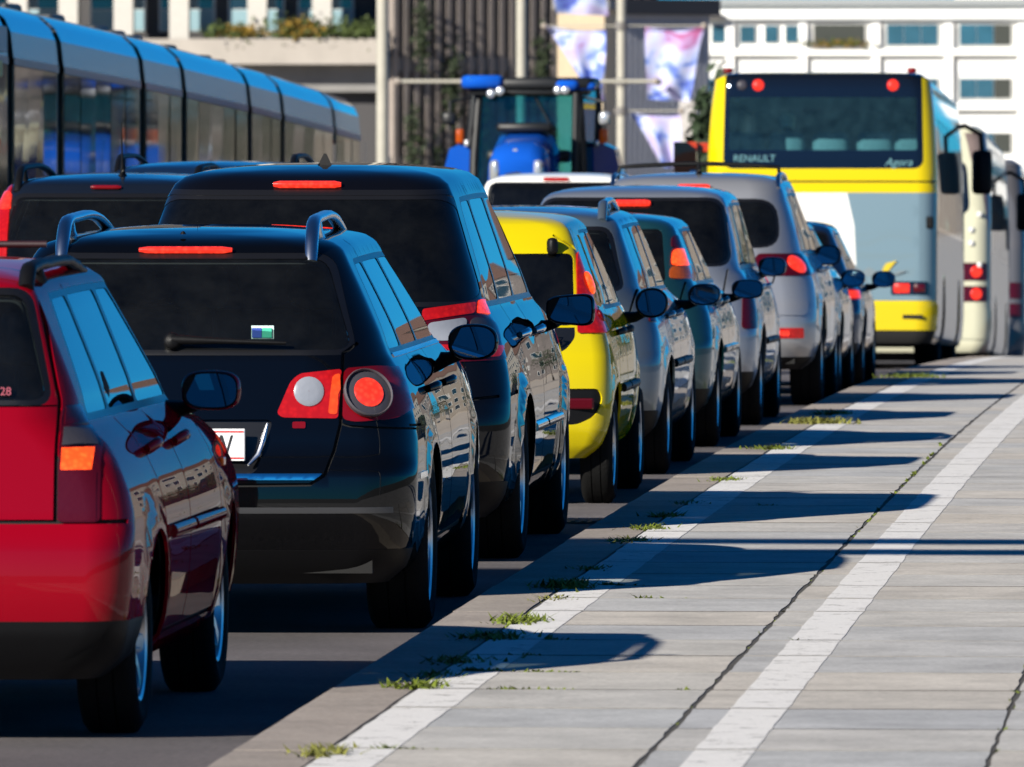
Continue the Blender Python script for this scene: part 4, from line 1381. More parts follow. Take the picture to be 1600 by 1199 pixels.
# --- 6 dark teal hatchback
L = 4.15
vehicle(dict(name='teal_hatchback', label='dark teal hatchback with red and orange lamps high beside its back window', group=LANE, X=-4.07, D=64.9, L=L, w=.85, H=1.415, belt=.97,
    rear=[(.2, .14), (.3, .04), (.45, .0), (.6, .0), (.70, .05), (.95, .12), (1.1, .22), (1.30, .42)], front=front_tab(L, 3.05, 2.3, .97, 1.30), wtop=.60, rc=.28, bow=.09, tr=.04,
    paint=P_TEAL, wheels=(.78, 3.40), R=.30, rim=.19, tw=.19, wheel='five', rwin=(1.0, 1.33, .545, .50, .04), rseal=False,
    swin=quads(1.0, 1.30, [(.72, 1.02, .86, 1.02), (1.06, 1.86, 1.06, 1.82), (1.92, 2.8, 1.9, 2.26)], [GL_DARK] * 3), dlo=[(.66, .975), (2.92, .975), (2.34, 1.318), (.82, 1.318)],
    doors=[[(1.2, .5), (1.0, .97)], [(1.89, .32), (1.89, .97)], [(2.8, .34), (2.86, .97)], [(1.2, .32), (2.8, .32)]], handles=((1.12, .86), (2.0, .86)), strips=((1.2, 1.86, .58), (1.94, 2.75, .58)), strip_mat=P_TEAL,
    mirror=(.935, 2.5, .935, .10, .060, 2.8), regions=[lamp_block(.56, .69, 1.10, 1.215, RED_LENS, (.562, .688, 1.10, 1.20), ORANGE_LIT, .03), lamp_block(.56, .72, 1.02, 1.098, AMBER, None, None, .03, 'indicator_lamp'), lamp_block(.555, .665, 1.215, 1.285, RED_DARK, None, None, .02, 'upper_lamp'), seams(.62, .60, 1.0)]))

# --- 7 pale silver blue people carrier
L = 4.15
vehicle(dict(name='silver_blue_people_carrier', label='pale silver blue people carrier with wide dark back window behind the silver off-roader', group=LANE, X=-4.08, D=71.0, L=L, w=.845, H=1.585, belt=1.03,
    rear=[(.2, .14), (.3, .04), (.45, .0), (.6, .0), (.7, .03), (1.0, .09), (1.2, .17), (1.47, .34)], front=front_tab(L, 3.2, 2.3, 1.03, 1.47), wtop=.62, rc=.26, bow=.08, tr=.03,
    paint=P_SILVER, wheels=(.75, 3.4), R=.31, rim=.2, tw=.2, wheel='five', rwin=(1.07, 1.50, .64, .57, .09), rglass=GL_BLACK,
    swin=quads(1.06, 1.45, [(.5, .98, .68, .98), (1.04, 1.86, 1.04, 1.84), (1.92, 2.85, 1.9, 2.25)], [GL_DARK] * 3), dlo=[(.45, 1.035), (3.0, 1.035), (2.34, 1.47), (.65, 1.47)],
    doors=[[(1.15, .5), (1.0, 1.03)], [(1.88, .32), (1.88, 1.03)], [(2.85, .34), (2.92, 1.03)], [(1.15, .32), (2.85, .32)]], handles=((1.12, .9), (2.0, .9)), strips=((1.2, 1.85, .55), (1.92, 2.8, .55)),
    mirror=(.83, 2.45, 1.035, .095, .066, 2.8, P_TEAL), brake=(-.12, .12, 1.478, .022, RED_LIT), regions=[lamp_block(.73, .83, .64, .86, RED_DARK, None, None, .03), seams(.55, .58, 1.03)]))

# --- 8 silver off-roader
def suv_extras(root, B, made, bm):
    for sg in (1, -1):
        tl = [c for c in root.children if c.name.startswith('tail_light')][0 if sg > 0 else -1]
        disc_on(root, B, sg * .728, 1.02, .082, RED_LIT, 'brake_bulb', .018, .25, tl)
    b = MB()
    b.tube([(-.60, 1.1, 1.625)] + [(-.58 + 1.16 * k / 10, 1.1, 1.735 + .025 * math.sin(math.pi * k / 10)) for k in range(11)] + [(.60, 1.1, 1.625)], .016, 8)
    b.build('roof_bar', BLACK_PLASTIC, root, 60)
L = 4.67
vehicle(dict(name='silver_off_roader', label='silver off-road car with black roof bar and round lit tail lamps behind the yellow bus', group=LANE, X=-4.05, D=78.3, L=L, w=.92, H=1.70, belt=1.10,
    rear=[(.25, .16), (.35, .06), (.5, .0), (.65, .0), (.74, .04), (.9, .06), (1.1, .11), (1.3, .20), (1.58, .36)], front=front_tab(L, 3.5, 2.6, 1.10, 1.58), wtop=.64, rc=.34, bow=.11, tr=.05, zb=.27,
    paint=P_SILVER2, wheels=(.95, 3.65), R=.355, rim=.225, tw=.23, wheel='five', rwin=(1.17, 1.50, .605, .56, .13), rglass=GL_REAR, rseal=True, camber=.03,
    swin=quads(1.13, 1.53, [(.62, 1.12, .84, 1.12), (1.18, 2.05, 1.18, 2.0), (2.1, 3.1, 2.08, 2.55)], [GL_BLACK, GL_BLACK, GL_DARK], .05), dlo=[(.56, 1.105), (3.25, 1.105), (2.66, 1.55), (.8, 1.55)],
    doors=[[(1.45, .5), (1.15, 1.1)], [(2.08, .36), (2.08, 1.1)], [(3.15, .38), (3.2, 1.1)], [(1.45, .36), (3.15, .36)]], handles=((1.3, .98), (2.2, .98)),
    mirror=(.875, 2.82, 1.09, .10, .075, 2.6, BLACK_PLASTIC), rail=(.60, .55, 2.4, .05, SATIN, .018, 0, 'roof_rail', .10), brake=(-.115, .115, 1.60, .020, RED_LIT), antenna=(.02, .72, .2), wiper=(0, .4, 1.15),
    regions=[lamp_block(.45, .86, .945, 1.105, RED_DARK, None, None, .05), lamp_block(.60, .795, .495, .57, RED_GLOW, (.62, .70, .515, .55), RED_LIT, .01, 'bumper_reflector'), lamp_block(.50, .82, .66, .78, P_SILVER2, None, None, .04, 'bumper_pod'), seams(.80, .58, 1.1)], extras=[suv_extras]))

# --- 9, 10 cars glimpsed between the off-roader and the bus
L = 4.05
vehicle(dict(name='grey_blue_hatchback', label='grey blue hatchback mostly hidden ahead of the silver off-roader', group=LANE, X=-4.06, D=84.2, L=L, w=.845, H=1.40, belt=.97,
    rear=[(.2, .14), (.3, .04), (.45, .0), (.6, .0), (.7, .04), (1.0, .12), (1.28, .34)], front=front_tab(L, 2.95, 2.2, .97, 1.28), wtop=.58, rc=.28, bow=.09,
    paint=P_GREYBLUE, wheels=(.75, 3.3), R=.30, rim=.19, tw=.19, rwin=(1.0, 1.29, .58, .52, .05), swin=quads(.99, 1.28, [(.6, 1.0, .8, 1.0), (1.05, 1.8, 1.05, 1.78), (1.86, 2.7, 1.84, 2.15)], [GL_DARK] * 3),
    dlo=[(.55, .975), (2.8, .975), (2.24, 1.295), (.76, 1.295)], doors=[[(1.83, .32), (1.83, .97)]], mirror=(.87, 2.4, .90, .10, .07, 2.5), regions=[lamp_block(.66, .84, .72, .95, RED_GLOW), seams(.6, .58, 1.0)], res=.7, cabin=False))
vehicle(dict(name='dark_blue_hatchback', label='low dark blue hatchback with lit red lamp right behind the yellow bus', group=LANE, X=-4.08, D=89.4, L=L, w=.86, H=1.385, belt=.95,
    rear=[(.2, .14), (.3, .04), (.45, .0), (.6, .0), (.68, .04), (.95, .13), (1.26, .40)], front=front_tab(L, 2.95, 2.2, .95, 1.26), wtop=.60, rc=.26, bow=.09,
    paint=P_BLUE, wheels=(.75, 3.3), R=.30, rim=.19, tw=.19, rwin=(.97, 1.275, .60, .53, .05), swin=quads(.97, 1.26, [(.66, 1.0, .85, 1.0), (1.05, 1.8, 1.05, 1.78), (1.86, 2.7, 1.84, 2.15)], [GL_DARK] * 3),
    dlo=[(.6, .955), (2.8, .955), (2.24, 1.275), (.8, 1.275)], doors=[[(1.83, .32), (1.83, .95)]], mirror=(.96, 2.35, .885, .10, .07, 2.5), regions=[lamp_block(.70, .87, .72, .80, RED_GLOW, (.73, .86, .73, .79), RED_LIT, .01), seams(.58, .58, .95)], res=.7, cabin=False))

# --- left lane
L = 4.7
vehicle(dict(name='ink_blue_estate_car', label='ink blue estate car with tall red pillar lamps and whip antenna at the far left', group=LEFT, X=-6.5, D=61.0, L=L, w=.90, H=1.655, belt=1.08,
    rear=[(.2, .16), (.3, .05), (.45, .0), (.65, .0), (.75, .04), (1.08, .09), (1.3, .2), (1.54, .38)], front=front_tab(L, 3.4, 2.6, 1.08, 1.54), wtop=.60, rc=.26, bow=.08,
    paint=P_INK, wheels=(.95, 3.7), R=.33, rim=.21, tw=.21, rwin=(1.12, 1.535, .60, .50, .05), rglass=GL_REAR,
    swin=quads(1.11, 1.51, [(.55, 1.15, .78, 1.15), (1.2, 2.05, 1.2, 2.0), (2.1, 3.1, 2.1, 2.55)], [GL_MID] * 3), dlo=[(.5, 1.085), (3.25, 1.085), (2.65, 1.53), (.75, 1.53)], mirror=(1.0, 2.8, 1.1, .1, .075, 2.6),
    rail=(.51, .46, 2.3, .075, BLACK_PLASTIC, .024, 0, 'roof_rail', .12), brake=(-.085, .085, 1.582, .013, RED_LENS), antenna=(.06, .75, .30), wiper=(0, .4, 1.15),
    regions=[lamp_block(.535, .66, 1.0, 1.60, RED_GLOW, (.53, .60, 1.46, 1.56), RED_LIT, .02), seams(.62, .60, 1.05)]))
vehicle(dict(name='blue_tall_estate_car', label='blue tall car, only roof and looped rail showing left of the people carrier', group=LEFT, X=-6.55, D=67.2, L=4.5, w=.90, H=1.735, belt=1.12,
    rear=[(.2, .16), (.3, .05), (.45, .0), (.65, .0), (1.1, .08), (1.62, .36)], front=front_tab(4.5, 3.3, 2.5, 1.12, 1.62), wtop=.62, rc=.26, bow=.08,
    paint=P_BLUE, wheels=(.9, 3.6), R=.34, rim=.21, tw=.21, rwin=(1.16, 1.60, .62, .54, .06), swin=quads(1.15, 1.59, [(.6, 1.1, .8, 1.1), (1.15, 2.0, 1.15, 1.95), (2.05, 3.0, 2.05, 2.5)], [GL_DARK] * 3),
    mirror=(1.0, 2.7, 1.15, .1, .08, 2.6), rail=(.55, .55, 2.3, .075, BLACK_PLASTIC, .022, 0, 'roof_rail', .12), regions=[lamp_block(.68, .88, .8, 1.1, RED_GLOW), seams(.7, .6, 1.1)], res=.7, cabin=False))
vehicle(dict(name='white_van', label='white small van with wide dark back window below the blue tractor', cat='van', group=LEFT, X=-6.5, D=101.0, L=4.5, w=.92, H=1.90, belt=1.15,
    rear=[(.2, .14), (.3, .05), (.45, .0), (.7, .0), (1.15, .06), (1.785, .22)], front=front_tab(4.5, 3.5, 2.7, 1.15, 1.785), wtop=.68, rc=.22, bow=.06,
    paint=P_WHITE, wheels=(.9, 3.6), R=.33, rim=.2, tw=.2, rwin=(1.22, 1.80, .66, .60, .07), rglass=GL_BLACK, swin=quads(1.2, 1.7, [(.6, 1.2, .7, 1.2), (1.3, 2.1, 1.3, 2.08), (2.2, 3.1, 2.2, 2.6)], [GL_BLACK] * 3),
    mirror=(1.03, 2.85, 1.2, .11, .1, 3), brake=(-.12, .12, 1.838, .018, RED_GLOW), regions=[lamp_block(.74, .9, .8, 1.15, RED_GLOW), seams(.6, .62, 1.15)], res=.7, cabin=False))
# ------------------------------------------------------------------ buses, tram, tractor
B_YEL = paint('bus yellow', (.56, .43, .002), .0, .4, .02)
B_WHITE = paint('bus white', (.62, .62, .60), .0, .4, .03)
B_SHADE = paint('bus white in shade', (.145, .215, .255), .0, .4, .03)
B_CREAM = paint('bus cream', (.50, .49, .36), .0, .4, .03)
B_GLASS = glass('bus glass', (.58, .82, .86), dust=.06, dcol=(.12, .30, .36))
B_BLACK = mat('bus black glass', (.004, .005, .007), .06, coat=1.0)
B_TEAL = mat('bus seat cloth', (.10, .17, .18), .8, var=.2, scale=20)
B_IN = mat('bus interior', (.20, .26, .27), .8)
B_SIDE = mat('bus side panel', (.13, .10, .085), .25, coat=1.0, var=.2, scale=2)
PRINT = mat('dull blue print', (.10, .24, .27), .5)

def make_bus(name, label, X, D, body, lower, kind):
    L, w, H = 12.0, 1.245, 3.22
    slope = (road_z(D + L) - road_z(D)) / L
    root = empty(name, (X, D, road_z(D)), rx=math.atan(slope))
    tag(root, label, 'bus', 'buses at the head of the queue')
    rear = [(.25, .10), (.4, .0), (.9, .0), (1.9, .03), (2.0, .05), (3.1, .16)]
    fr = [(.25, L - .1), (.5, L), (1.2, L - .02), (3.1, L - .3)]
    zs = [.28, .40, .7, 1.2, 1.9, 2.0, 2.6, 3.02]
    ws = [1.18, 1.225, 1.245, 1.245, 1.245, 1.245, 1.22, 1.18]
    rows = [[z, q, lerp_tab(rear, z), lerp_tab(fr, z), .22] for z, q in zip(zs, ws)]
    yr0, yf0 = rows[-1][2], rows[-1][3]
    for dz, dw in ((.10, .015), (.05, .05), (.025, .13), (.012, .35), (.004, .7), (0, 1.18)):
        rows.append([H - dz, 1.18 - dw, yr0 + dw * .9, yf0 - dw, min(.22 + dw * .5, max(1.18 - dw, .01))])
    B = Body(L, rows, .05, .0, .02, [], .5, 0, 0, 2.0)
    reg = []
    def r(nm, pts, m, off=0.0, par=None, rad=0):
        pts = rounded(pts, rad) if rad else pts
        reg.append((nm, [B.R(*p) for p in dense(pts, .1)], m, off, par))
    def s(nm, pts, m, off=0.0, par=None, rad=0):
        pts = rounded(pts, rad) if rad else pts
        for sg in (1, -1): reg.append((nm, [B.S(p[0], p[1], sg) for p in dense(pts, .15)], m, off, par))
    if kind == 'yellow':
        r('rear_window', [(-1.0, 2.36), (1.03, 2.36), (1.02, 2.93), (-1.0, 2.93)], B_GLASS, .002, None, .03)
        r('glass_panel', [(-1.06, 2.16), (1.10, 2.16), (1.075, 3.19), (-1.04, 3.19)], B_BLACK, .001, None, [.12, .12, .05, .05])
        r('panel_gap', [(-1.24, 2.01), (1.24, 2.01), (1.24, 2.03), (-1.24, 2.03)], GAP, -.012)
        r('painted_shade_panel', [(.40, .74), (1.07, .74), (1.07, 1.90), (.28, 1.90), (.36, 1.55)], B_SHADE, .002)  # blue grey paints in the shaded right part of the white panel
        r('painted_shade_panel', [(1.07, .74), (1.3, .74), (1.3, 1.90), (1.07, 1.90)], B_SHADE, .0)
        r('lower_panel', [(-1.24, .74), (1.3, .74), (1.3, 1.90), (-1.24, 1.90)], B_WHITE, .0)
        for sg in (1, -1):
            q = [(.755, .80), (1.15, .80), (1.15, .945), (.755, .945)]
            r('lamp_panel', [(sg * x, z) for x, z in (q if sg > 0 else q[::-1])], B_BLACK, .008, None, .02) if False else reg.insert(0, ('lamp_panel', [B.R(sg * x, z) for x, z in dense(rounded(q if sg > 0 else q, .02), .05)], B_BLACK, .008, None))
        r('bumper', [(-1.3, .42), (1.3, .42), (1.3, .70), (-1.3, .70)], body, .015, None, .03)
        r('lower_skirt', [(-1.3, .27), (1.3, .27), (1.3, .42), (-1.3, .42)], UNDER, 0)
        frame_cut = .30
    else:
        r('rear_window', [(-.95, 2.05), (.98, 2.05), (.93, 2.75), (-.9, 2.75)], B_BLACK, .004, None, .15)
        for sg in (1, -1):
            for z0, z1 in ((1.20, 1.43), (.93, 1.13)):
                q = [(.85, z0), (1.2, z0), (1.2, z1), (.85, z1)]
                r('tail_light', [(sg * x, z) for x, z in (q if sg > 0 else q[::-1])], RED_DARK, .008, None, .03)
        r('bumper', [(-1.3, .45), (1.3, .45), (1.3, .84), (-1.3, .84)], body, .015, None, .05)
        frame_cut = .12
    # side windows, pillars, doors
    y = .55
    k = 0
    while y < L - 1.6:
        wd = 1.35
        s('side_window', [(y, 1.55), (y + wd, 1.55), (y + wd, 2.72), (y, 2.72)], B_GLASS, -.004, None, .05)
        y += wd + .09; k += 1
    s('side_window', [(y, 1.2), (L - .35, 1.2), (L - .35, 2.72), (y, 2.72)], B_GLASS, -.004, None, .05)
    s('side_panel', [(frame_cut, .28), (L - .1, .28), (L - .1, 1.5), (frame_cut, 1.5)], lower, .0)
    s('side_panel', [(frame_cut, 1.5), (L - .1, 1.5), (L - .1, 3.1), (frame_cut, 3.1)], B_SIDE if kind == 'yellow' else lower, .0)
    for sg in (1, -1):
        reg.append(('windscreen', [B.F(p[0] * sg, p[1]) for p in dense([(.001, 1.1), (1.1, 1.1), (1.05, 2.95), (.001, 2.95)], .2)], B_GLASS, -.003, None))
    for wy in (2.9, 8.9):
        for sg in (1, -1):
            reg.insert(0, ('arch', [B.S(wy + .56 * math.cos(t), max(.29, .5 + .56 * math.sin(t)), sg) for t in np.linspace(math.pi * 1.1, -math.pi * .1, 16)], None, 0, None))
    made = make_skin(root, B, reg, body, .75, lining=False)
    tyre, rim, disc = wheel_meshes(.49, .29, .28, 'steel')
    for wy in (2.9, 8.9):
        for sg in (1, -1):
            wl = link('wheel', tyre, root); wl.location = (sg * 1.06, wy, .485); wl.rotation_euler = (0, 0, 0 if sg > 0 else math.pi)
            link('rim', rim, wl)
    b = MB(); b.box((0, L / 2, .42), (2.0, L - .6, .3)); b.build('underbody', UNDER, root)
    b = MB(); b.box((0, L / 2, 1.55), (2.3, L - .5, .05)); b.box((0, L - 3.5, 2.1), (2.2, .04, 1.9)); b.box((0, L / 2, 3.0), (2.2, L - 1.2, .04)); b.build('cabin_lining', B_IN, root)
    for sg in (1, -1):
        b = MB(); b.rbox((0, 0, 0), (.24, .14, .52), .05)
        o = b.build('door_mirror', BLACK_PLASTIC, root, 50); o.location = (sg * 1.43, L + .12, 2.35)
        b = MB(); b.tube([(0, .0, .25), (sg * -.02, .02, .45), (sg * -.2, -.15, .55), (sg * -.38, -.3, .5)], .03, 8); b.build('mirror_arm', BLACK_PLASTIC, o, 60)
    return root, B, made

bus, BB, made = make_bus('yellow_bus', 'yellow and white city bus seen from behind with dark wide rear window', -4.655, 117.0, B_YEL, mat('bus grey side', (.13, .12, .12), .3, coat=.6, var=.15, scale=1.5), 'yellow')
for x, z, r_, m in ((-.685, 3.06, .062, RED_LIT), (.767, 3.06, .062, RED_LIT), (-.86, 3.06, .055, SMOKED)):
    disc_on(bus, BB, x, z, r_, m, 'brake_light', .012, .3)
lp = [c for c in bus.children if c.name.startswith('lamp_panel')]
for sg in (1, -1):
    p, n = BB.point(BB.R(sg * .87, .872), .012)
    b = MB(); b.rbox((0, 0, 0), (.17, .02, .10), .02); o = b.build('tail_light', RED_LIT, bus, 50); o.location = (p.x, p.y - .004, p.z)
    b = MB(); b.rbox((0, 0, 0), (.13, .02, .09), .02); o = b.build('indicator_lamp', RED_DARK, bus, 50); o.location = (p.x + sg * .19, p.y, p.z)
    b = MB(); b.rbox((0, 0, 0), (.10, .10, .06), .02); o = b.build('marker_lamp', RED_LENS, bus, 50); o.location = (sg * .99 - .02, .22, 3.22)
    b = MB(); b.rbox((0, 0, 0), (.22, .012, .045), .01); o = b.build('fog_lamp', UNDER, bus); o.location = (sg * .99, BB.point(BB.R(.9, .56), 0)[0].y - .016, .565)
b = MB(); b.rbox((0, 0, 0), (.09, .04, .13), .02); o = b.build('panel_handle', BLACK_PLASTIC, bus); p, n = BB.point(BB.R(1.16, 1.58), .01); o.location = p
# printed words on the glass and the leaf emblem on the panel
p, n = BB.point(BB.R(-.72, 2.24), .006); text_on(bus, 'RENAULT', .105, (p.x, p.y - .012, 2.235), PRINT, 'maker_lettering', ext=.001)
p, n = BB.point(BB.R(.83, 2.22), .006); text_on(bus, 'Agora', .120, (p.x, p.y - .012, 2.19), PRINT, 'model_lettering', shear=.35, ext=.001)
EM_Y, EM_G = mat('emblem yellow', (.50, .38, .01), .5), mat('emblem grey', (.14, .18, .20), .5)
py = BB.point(BB.R(.75, 1.1), .006)[0].y
for pts, m in (([(.66, 1.02), (.72, 1.05), (.80, 1.15), (.82, 1.17), (.70, 1.14), (.665, 1.08)], EM_Y), ([(.72, 1.0), (.84, 1.06), (.93, 1.06), (.83, 1.02)], EM_G), ([(.12, 1.0), (.62, 1.0), (.60, 1.05), (.52, 1.10), (.45, 1.05), (.36, 1.13), (.30, 1.04), (.2, 1.12), (.16, 1.05)], EM_G)):
    b = MB(); b.prism(pts, py - .010, py - .006); b.build('emblem', m, bus)
for x in (-.88, -.42, .07, .56, .98):                                   # back row seats
    b = MB(); b.rbox((0, 0, 0), (.40, .14, .75), .10); o = b.build('seat', B_TEAL, bus, 50); o.location = (x * .98, 1.0, 2.20)

bus2, B2, made2 = make_bus('cream_bus', 'cream city bus ahead of the yellow bus with paired square red tail lamps', -4.62, 139.5, B_CREAM, mat('cream side', (.20, .15, .13), .3, coat=.6, var=.25, scale=2), 'cream')
for sg in (1, -1):
    for z in (1.315, 1.03):
        disc_on(bus2, B2, sg * 1.06, z, .075, RED_LIT, 'brake_bulb', .014, .2)
for z in (1.95, 1.75, 1.58, 1.30):
    b = MB(); b.rbox((0, 0, 0), (.07, .05, .07), .02); o = b.build('vent_cap', B_WHITE, bus2, 50); p, n = B2.point(B2.R(1.0 + (.1 if z in (1.95, 1.30) else 0), z + .1), .01); o.location = p

bus3, B3, made3 = make_bus('grey_bus', 'dark grey bus glimpsed at the right edge ahead of the cream bus', -4.50, 155.0, mat('grey bus paint', (.10, .10, .11), .4, coat=.6), mat('grey side', (.08, .075, .075), .3, coat=.6), 'grey')
# passenger on the back seat, seen through the rear window
def skinned(name, verts, edges, radii, mt, parent=None, loc=(0, 0, 0), sub=2):
    me = bpy.data.meshes.new(name); me.from_pydata(verts, edges, [])
    o = link(name, me, parent); o.location = loc
    md = o.modifiers.new('skin', 'SKIN')
    for v, r_ in zip(me.skin_vertices[0].data, radii): v.radius = r_ if isinstance(r_, tuple) else (r_, r_)
    me.skin_vertices[0].data[0].use_root = True
    s_ = o.modifiers.new('sub', 'SUBSURF'); s_.levels = s_.render_levels = sub
    bpy.context.view_layer.update()
    me2 = bpy.data.meshes.new_from_object(o.evaluated_get(bpy.context.evaluated_depsgraph_get()))
    o.modifiers.clear(); o.data = me2
    me2.materials.clear(); me2.materials.append(mt); me2.shade_smooth()
    return o
SKIN = mat('skin', (.32, .19, .13), .6)
P0 = (-5.07, 118.25, road_z(118) + 1.95)
V = [(0, 0, 0), (0, .02, .22), (0, .03, .42), (0, .03, .52), (0, .04, .60), (0, .05, .72),
     (.19, .03, .43), (.23, .08, .20), (.18, .33, .10), (-.19, .03, .43), (-.23, .08, .20), (-.18, .33, .10), (.10, .05, -.03), (.12, .45, .0), (.12, .47, -.40), (-.10, .05, -.03), (-.12, .45, .0), (-.12, .47, -.40)]
E = [(0, 1), (1, 2), (2, 3), (3, 4), (4, 5), (2, 6), (6, 7), (7, 8), (2, 9), (9, 10), (10, 11), (0, 12), (12, 13), (13, 14), (0, 15), (15, 16), (16, 17)]
RR = [.16, (.17, .12), (.15, .10), .055, (.075, .09), (.08, .095), .065, .05, .04, .065, .05, .04, .09, .07, .05, .09, .07, .05]
person = skinned('person', V, E, RR, mat('dark jacket', (.03, .035, .04), .8), None, P0)
tag(person, 'passenger with pale blond hair seated on the back row of the yellow bus', 'person')
head = MB()
head.lathe([(.002, -.11), (.045, -.10), (.075, -.05), (.092, .02), (.09, .08), (.06, .12), (.002, .135)], 20, Matrix.Translation((0, .055, .70)), close=True)
head.build('hair', mat('pale blond hair', (.62, .60, .42), .6, var=.3, scale=30), person, 80)

# --- tram
T_ROOF = mat('tram roof', (.10, .34, .52), .5, coat=1.0, spec=.2, var=.06)
T_GLASS = glass('tram glass', (.13, .16, .165), 1.25, .05)
T_BODY = paint('tram blue', (.012, .05, .30), .0, .35, .02)
T_RED = mat('tram red stripe', (.28, .03, .02), .4)
T_GREY = mat('tram grey band', (.05, .095, .13), .25, var=.25, scale=3)
T_BEL = mat('bellows', (.006, .006, .007), .8)
T_IN = mat('tram cabin', (.16, .17, .15), .8, var=.4, scale=2)
rn = random.Random(77)
tram = empty('tram', (-11.75, 88.0, .06)); tag(tram, 'long low tram with sky blue roof, dark glass sides and thin red stripe', 'tram')
HALF, TH = 1.22, 3.29
def tram_section(y0, y1, nose=False):
    """one rigid body section between two bellows"""
    za, zb = road_z(y0), road_z(y1)
    def pr(x, z, y):
        t = (y - y0) / (y1 - y0)
        return (x, y - 88.0, z + za + (zb - za) * t)
    prof = None
    roofp = [(HALF - .02, 2.92), (HALF - .07, 3.03), (HALF - .18, 3.13), (HALF - .40, 3.20), (HALF - .8, TH - .01), (0, TH)]
    cut = [y0, y1]
    if nose: cut = [y0, y1 - 1.4, y1 - .8, y1 - .3, y1]
    def sc(y):
        return 1.0 if not nose else {y0: 1, y1 - 1.4: 1, y1 - .8: .93, y1 - .3: .78, y1: .55}[y]
    def shell(pp, nm, m, parent, sides=(1, -1)):
        b = MB(); n = len(pp)
        for sg in sides:
            vs, fs = [], []
            for y in cut: vs += [pr(sg * x * sc(y), z if z < 2.6 else 2.6 + (z - 2.6) * (sc(y) ** .7), y) for x, z in pp]
            for i in range(len(cut) - 1):
                for k in range(n - 1): fs.append((i * n + k, i * n + k + 1, (i + 1) * n + k + 1, (i + 1) * n + k))
            b.add(vs, fs)
        return b.build(nm, m, parent, 40)
    sec = shell(roofp, 'roof', T_ROOF, tram)
    for sd in ((1,), (-1,)):
        shell([(HALF, .35), (HALF + .02, .95)], 'lower_body', T_BODY, tram, sd)
        shell([(HALF + .004, 2.70), (HALF - .02, 2.92)], 'upper_band', T_GREY, tram, sd)
        shell([(HALF + .012, 2.635), (HALF + .010, 2.70)], 'stripe', T_RED, tram, sd)
    b = MB()                                              # ends and floor
    for y in ((y0, y1) if not nose else (y0,)):
        b.add([pr(HALF - .02, .4, y), pr(HALF - .04, 2.9, y), pr(HALF - .4, 3.17, y), pr(-HALF + .4, 3.17, y), pr(-HALF + .04, 2.9, y), pr(-HALF + .02, .4, y)], [(0, 1, 2, 3, 4, 5)])
    b.add([pr(-HALF + .05, .5, y0), pr(HALF - .05, .5, y0), pr(HALF - .05, .5, y1 - (1.3 if nose else 0)), pr(-HALF + .05, .5, y1 - (1.3 if nose else 0))], [(0, 1, 2, 3)])
    b.add([pr(-.1, .5, y0), pr(-.1, .5, y1 - 1.3), pr(-.1, 2.3, y1 - 1.3), pr(-.1, 2.3, y0)], [(0, 1, 2, 3)])
    b.build('cabin', T_IN, tram)
    n = max(1, round((y1 - y0) / 1.35)); ye = y1 - (.5 if nose else 0)
    for k in range(n):                                    # panes and door leaves
        a, c = y0 + .05 + (ye - y0 - .1) * k / n + .03, y0 + .05 + (ye - y0 - .1) * (k + 1) / n - .03
        for sg in (1, -1):
            b = MB()
            x = HALF + .006; j0, j1 = rn.uniform(-.014, .006), rn.uniform(-.014, .006)
            kk = sc(y1 - .3) if nose and k == n - 1 else 1
            b.add([pr(sg * (x + j0), .97, a), pr(sg * (x + j1) * kk, .97, c), pr(sg * (x + j1 * .5) * kk, 2.63, c), pr(sg * (x + j0 * .5), 2.63, a), pr(sg * (x - .02), .97, a), pr(sg * (x - .02) * kk, .97, c), pr(sg * (x - .02) * kk, 2.63, c), pr(sg * (x - .02), 2.63, a)],
                  [(0, 1, 2, 3), (0, 4, 5, 1), (1, 5, 6, 2), (2, 6, 7, 3), (3, 7, 4, 0)])
            b.build('window', T_GLASS, tram)
    b = MB()
    for k in range(n + 1):
        a = y0 + .05 + (ye - y0 - .1) * k / n
        for sg in (1, -1):
            p = [pr(sg * (HALF - .005), .95, a - .035), pr(sg * (HALF - .005), .95, a + .035), pr(sg * (HALF - .005), 2.64, a + .035), pr(sg * (HALF - .005), 2.64, a - .035)]
            b.add(p, [(0, 1, 2, 3)])
    b.build('window_post', DARK_TRIM, tram)['kind'] = 'stuff'
    b = MB()                                              # roof equipment
    yy = y0 + .8
    while yy < y1 - 1.6 and not nose:
        q = pr(-.25, TH + .05, yy + .6); b.rbox(q, (1.0, 1.1, .10), .04); yy += 1.7
    if b.v: b.build('roof_unit', mat('roof unit', (.05, .055, .06), .6), tram, 40)
cuts = [86.6, 91.8, 95.7, 102.8, 106.8, 113.8, 117.7, 124.4, 129.4]
for i in range(len(cuts) - 1):
    tram_section(cuts[i] + .22, cuts[i + 1] - (.22 if i < len(cuts) - 2 else 0), i == len(cuts) - 2)
    if i:
        y = cuts[i]
        for k in range(5):
            b = MB(); a = HALF - .05 - (.05 if k % 2 else 0); t = 3.17 - (.05 if k % 2 else 0)
            yk = y - .2 + k * .08 - 88
            o_ = [(a, .4), (a, 2.85), (a - .12, 3.05), (a - .45, t), (-a + .45, t), (-a + .12, 3.05), (-a, 2.85), (-a, .4)]
            b.prism([(x, z + road_z(y)) for x, z in o_], yk, yk + .078); b.build('bellows', T_BEL, tram)
b = MB(); b.rbox((HALF + .012, 90.6 - 88, 2.25), (.02, .9, .14), .008); b.build('destination_label', mat('label yellow', (.5, .4, .02), .5), tram)
b = MB(); b.rbox((HALF + .012, 90.6 - 88, 2.50), (.02, 1.6, .22), .008); b.build('side_notice', mat('notice grey', (.4, .4, .38), .5), tram)

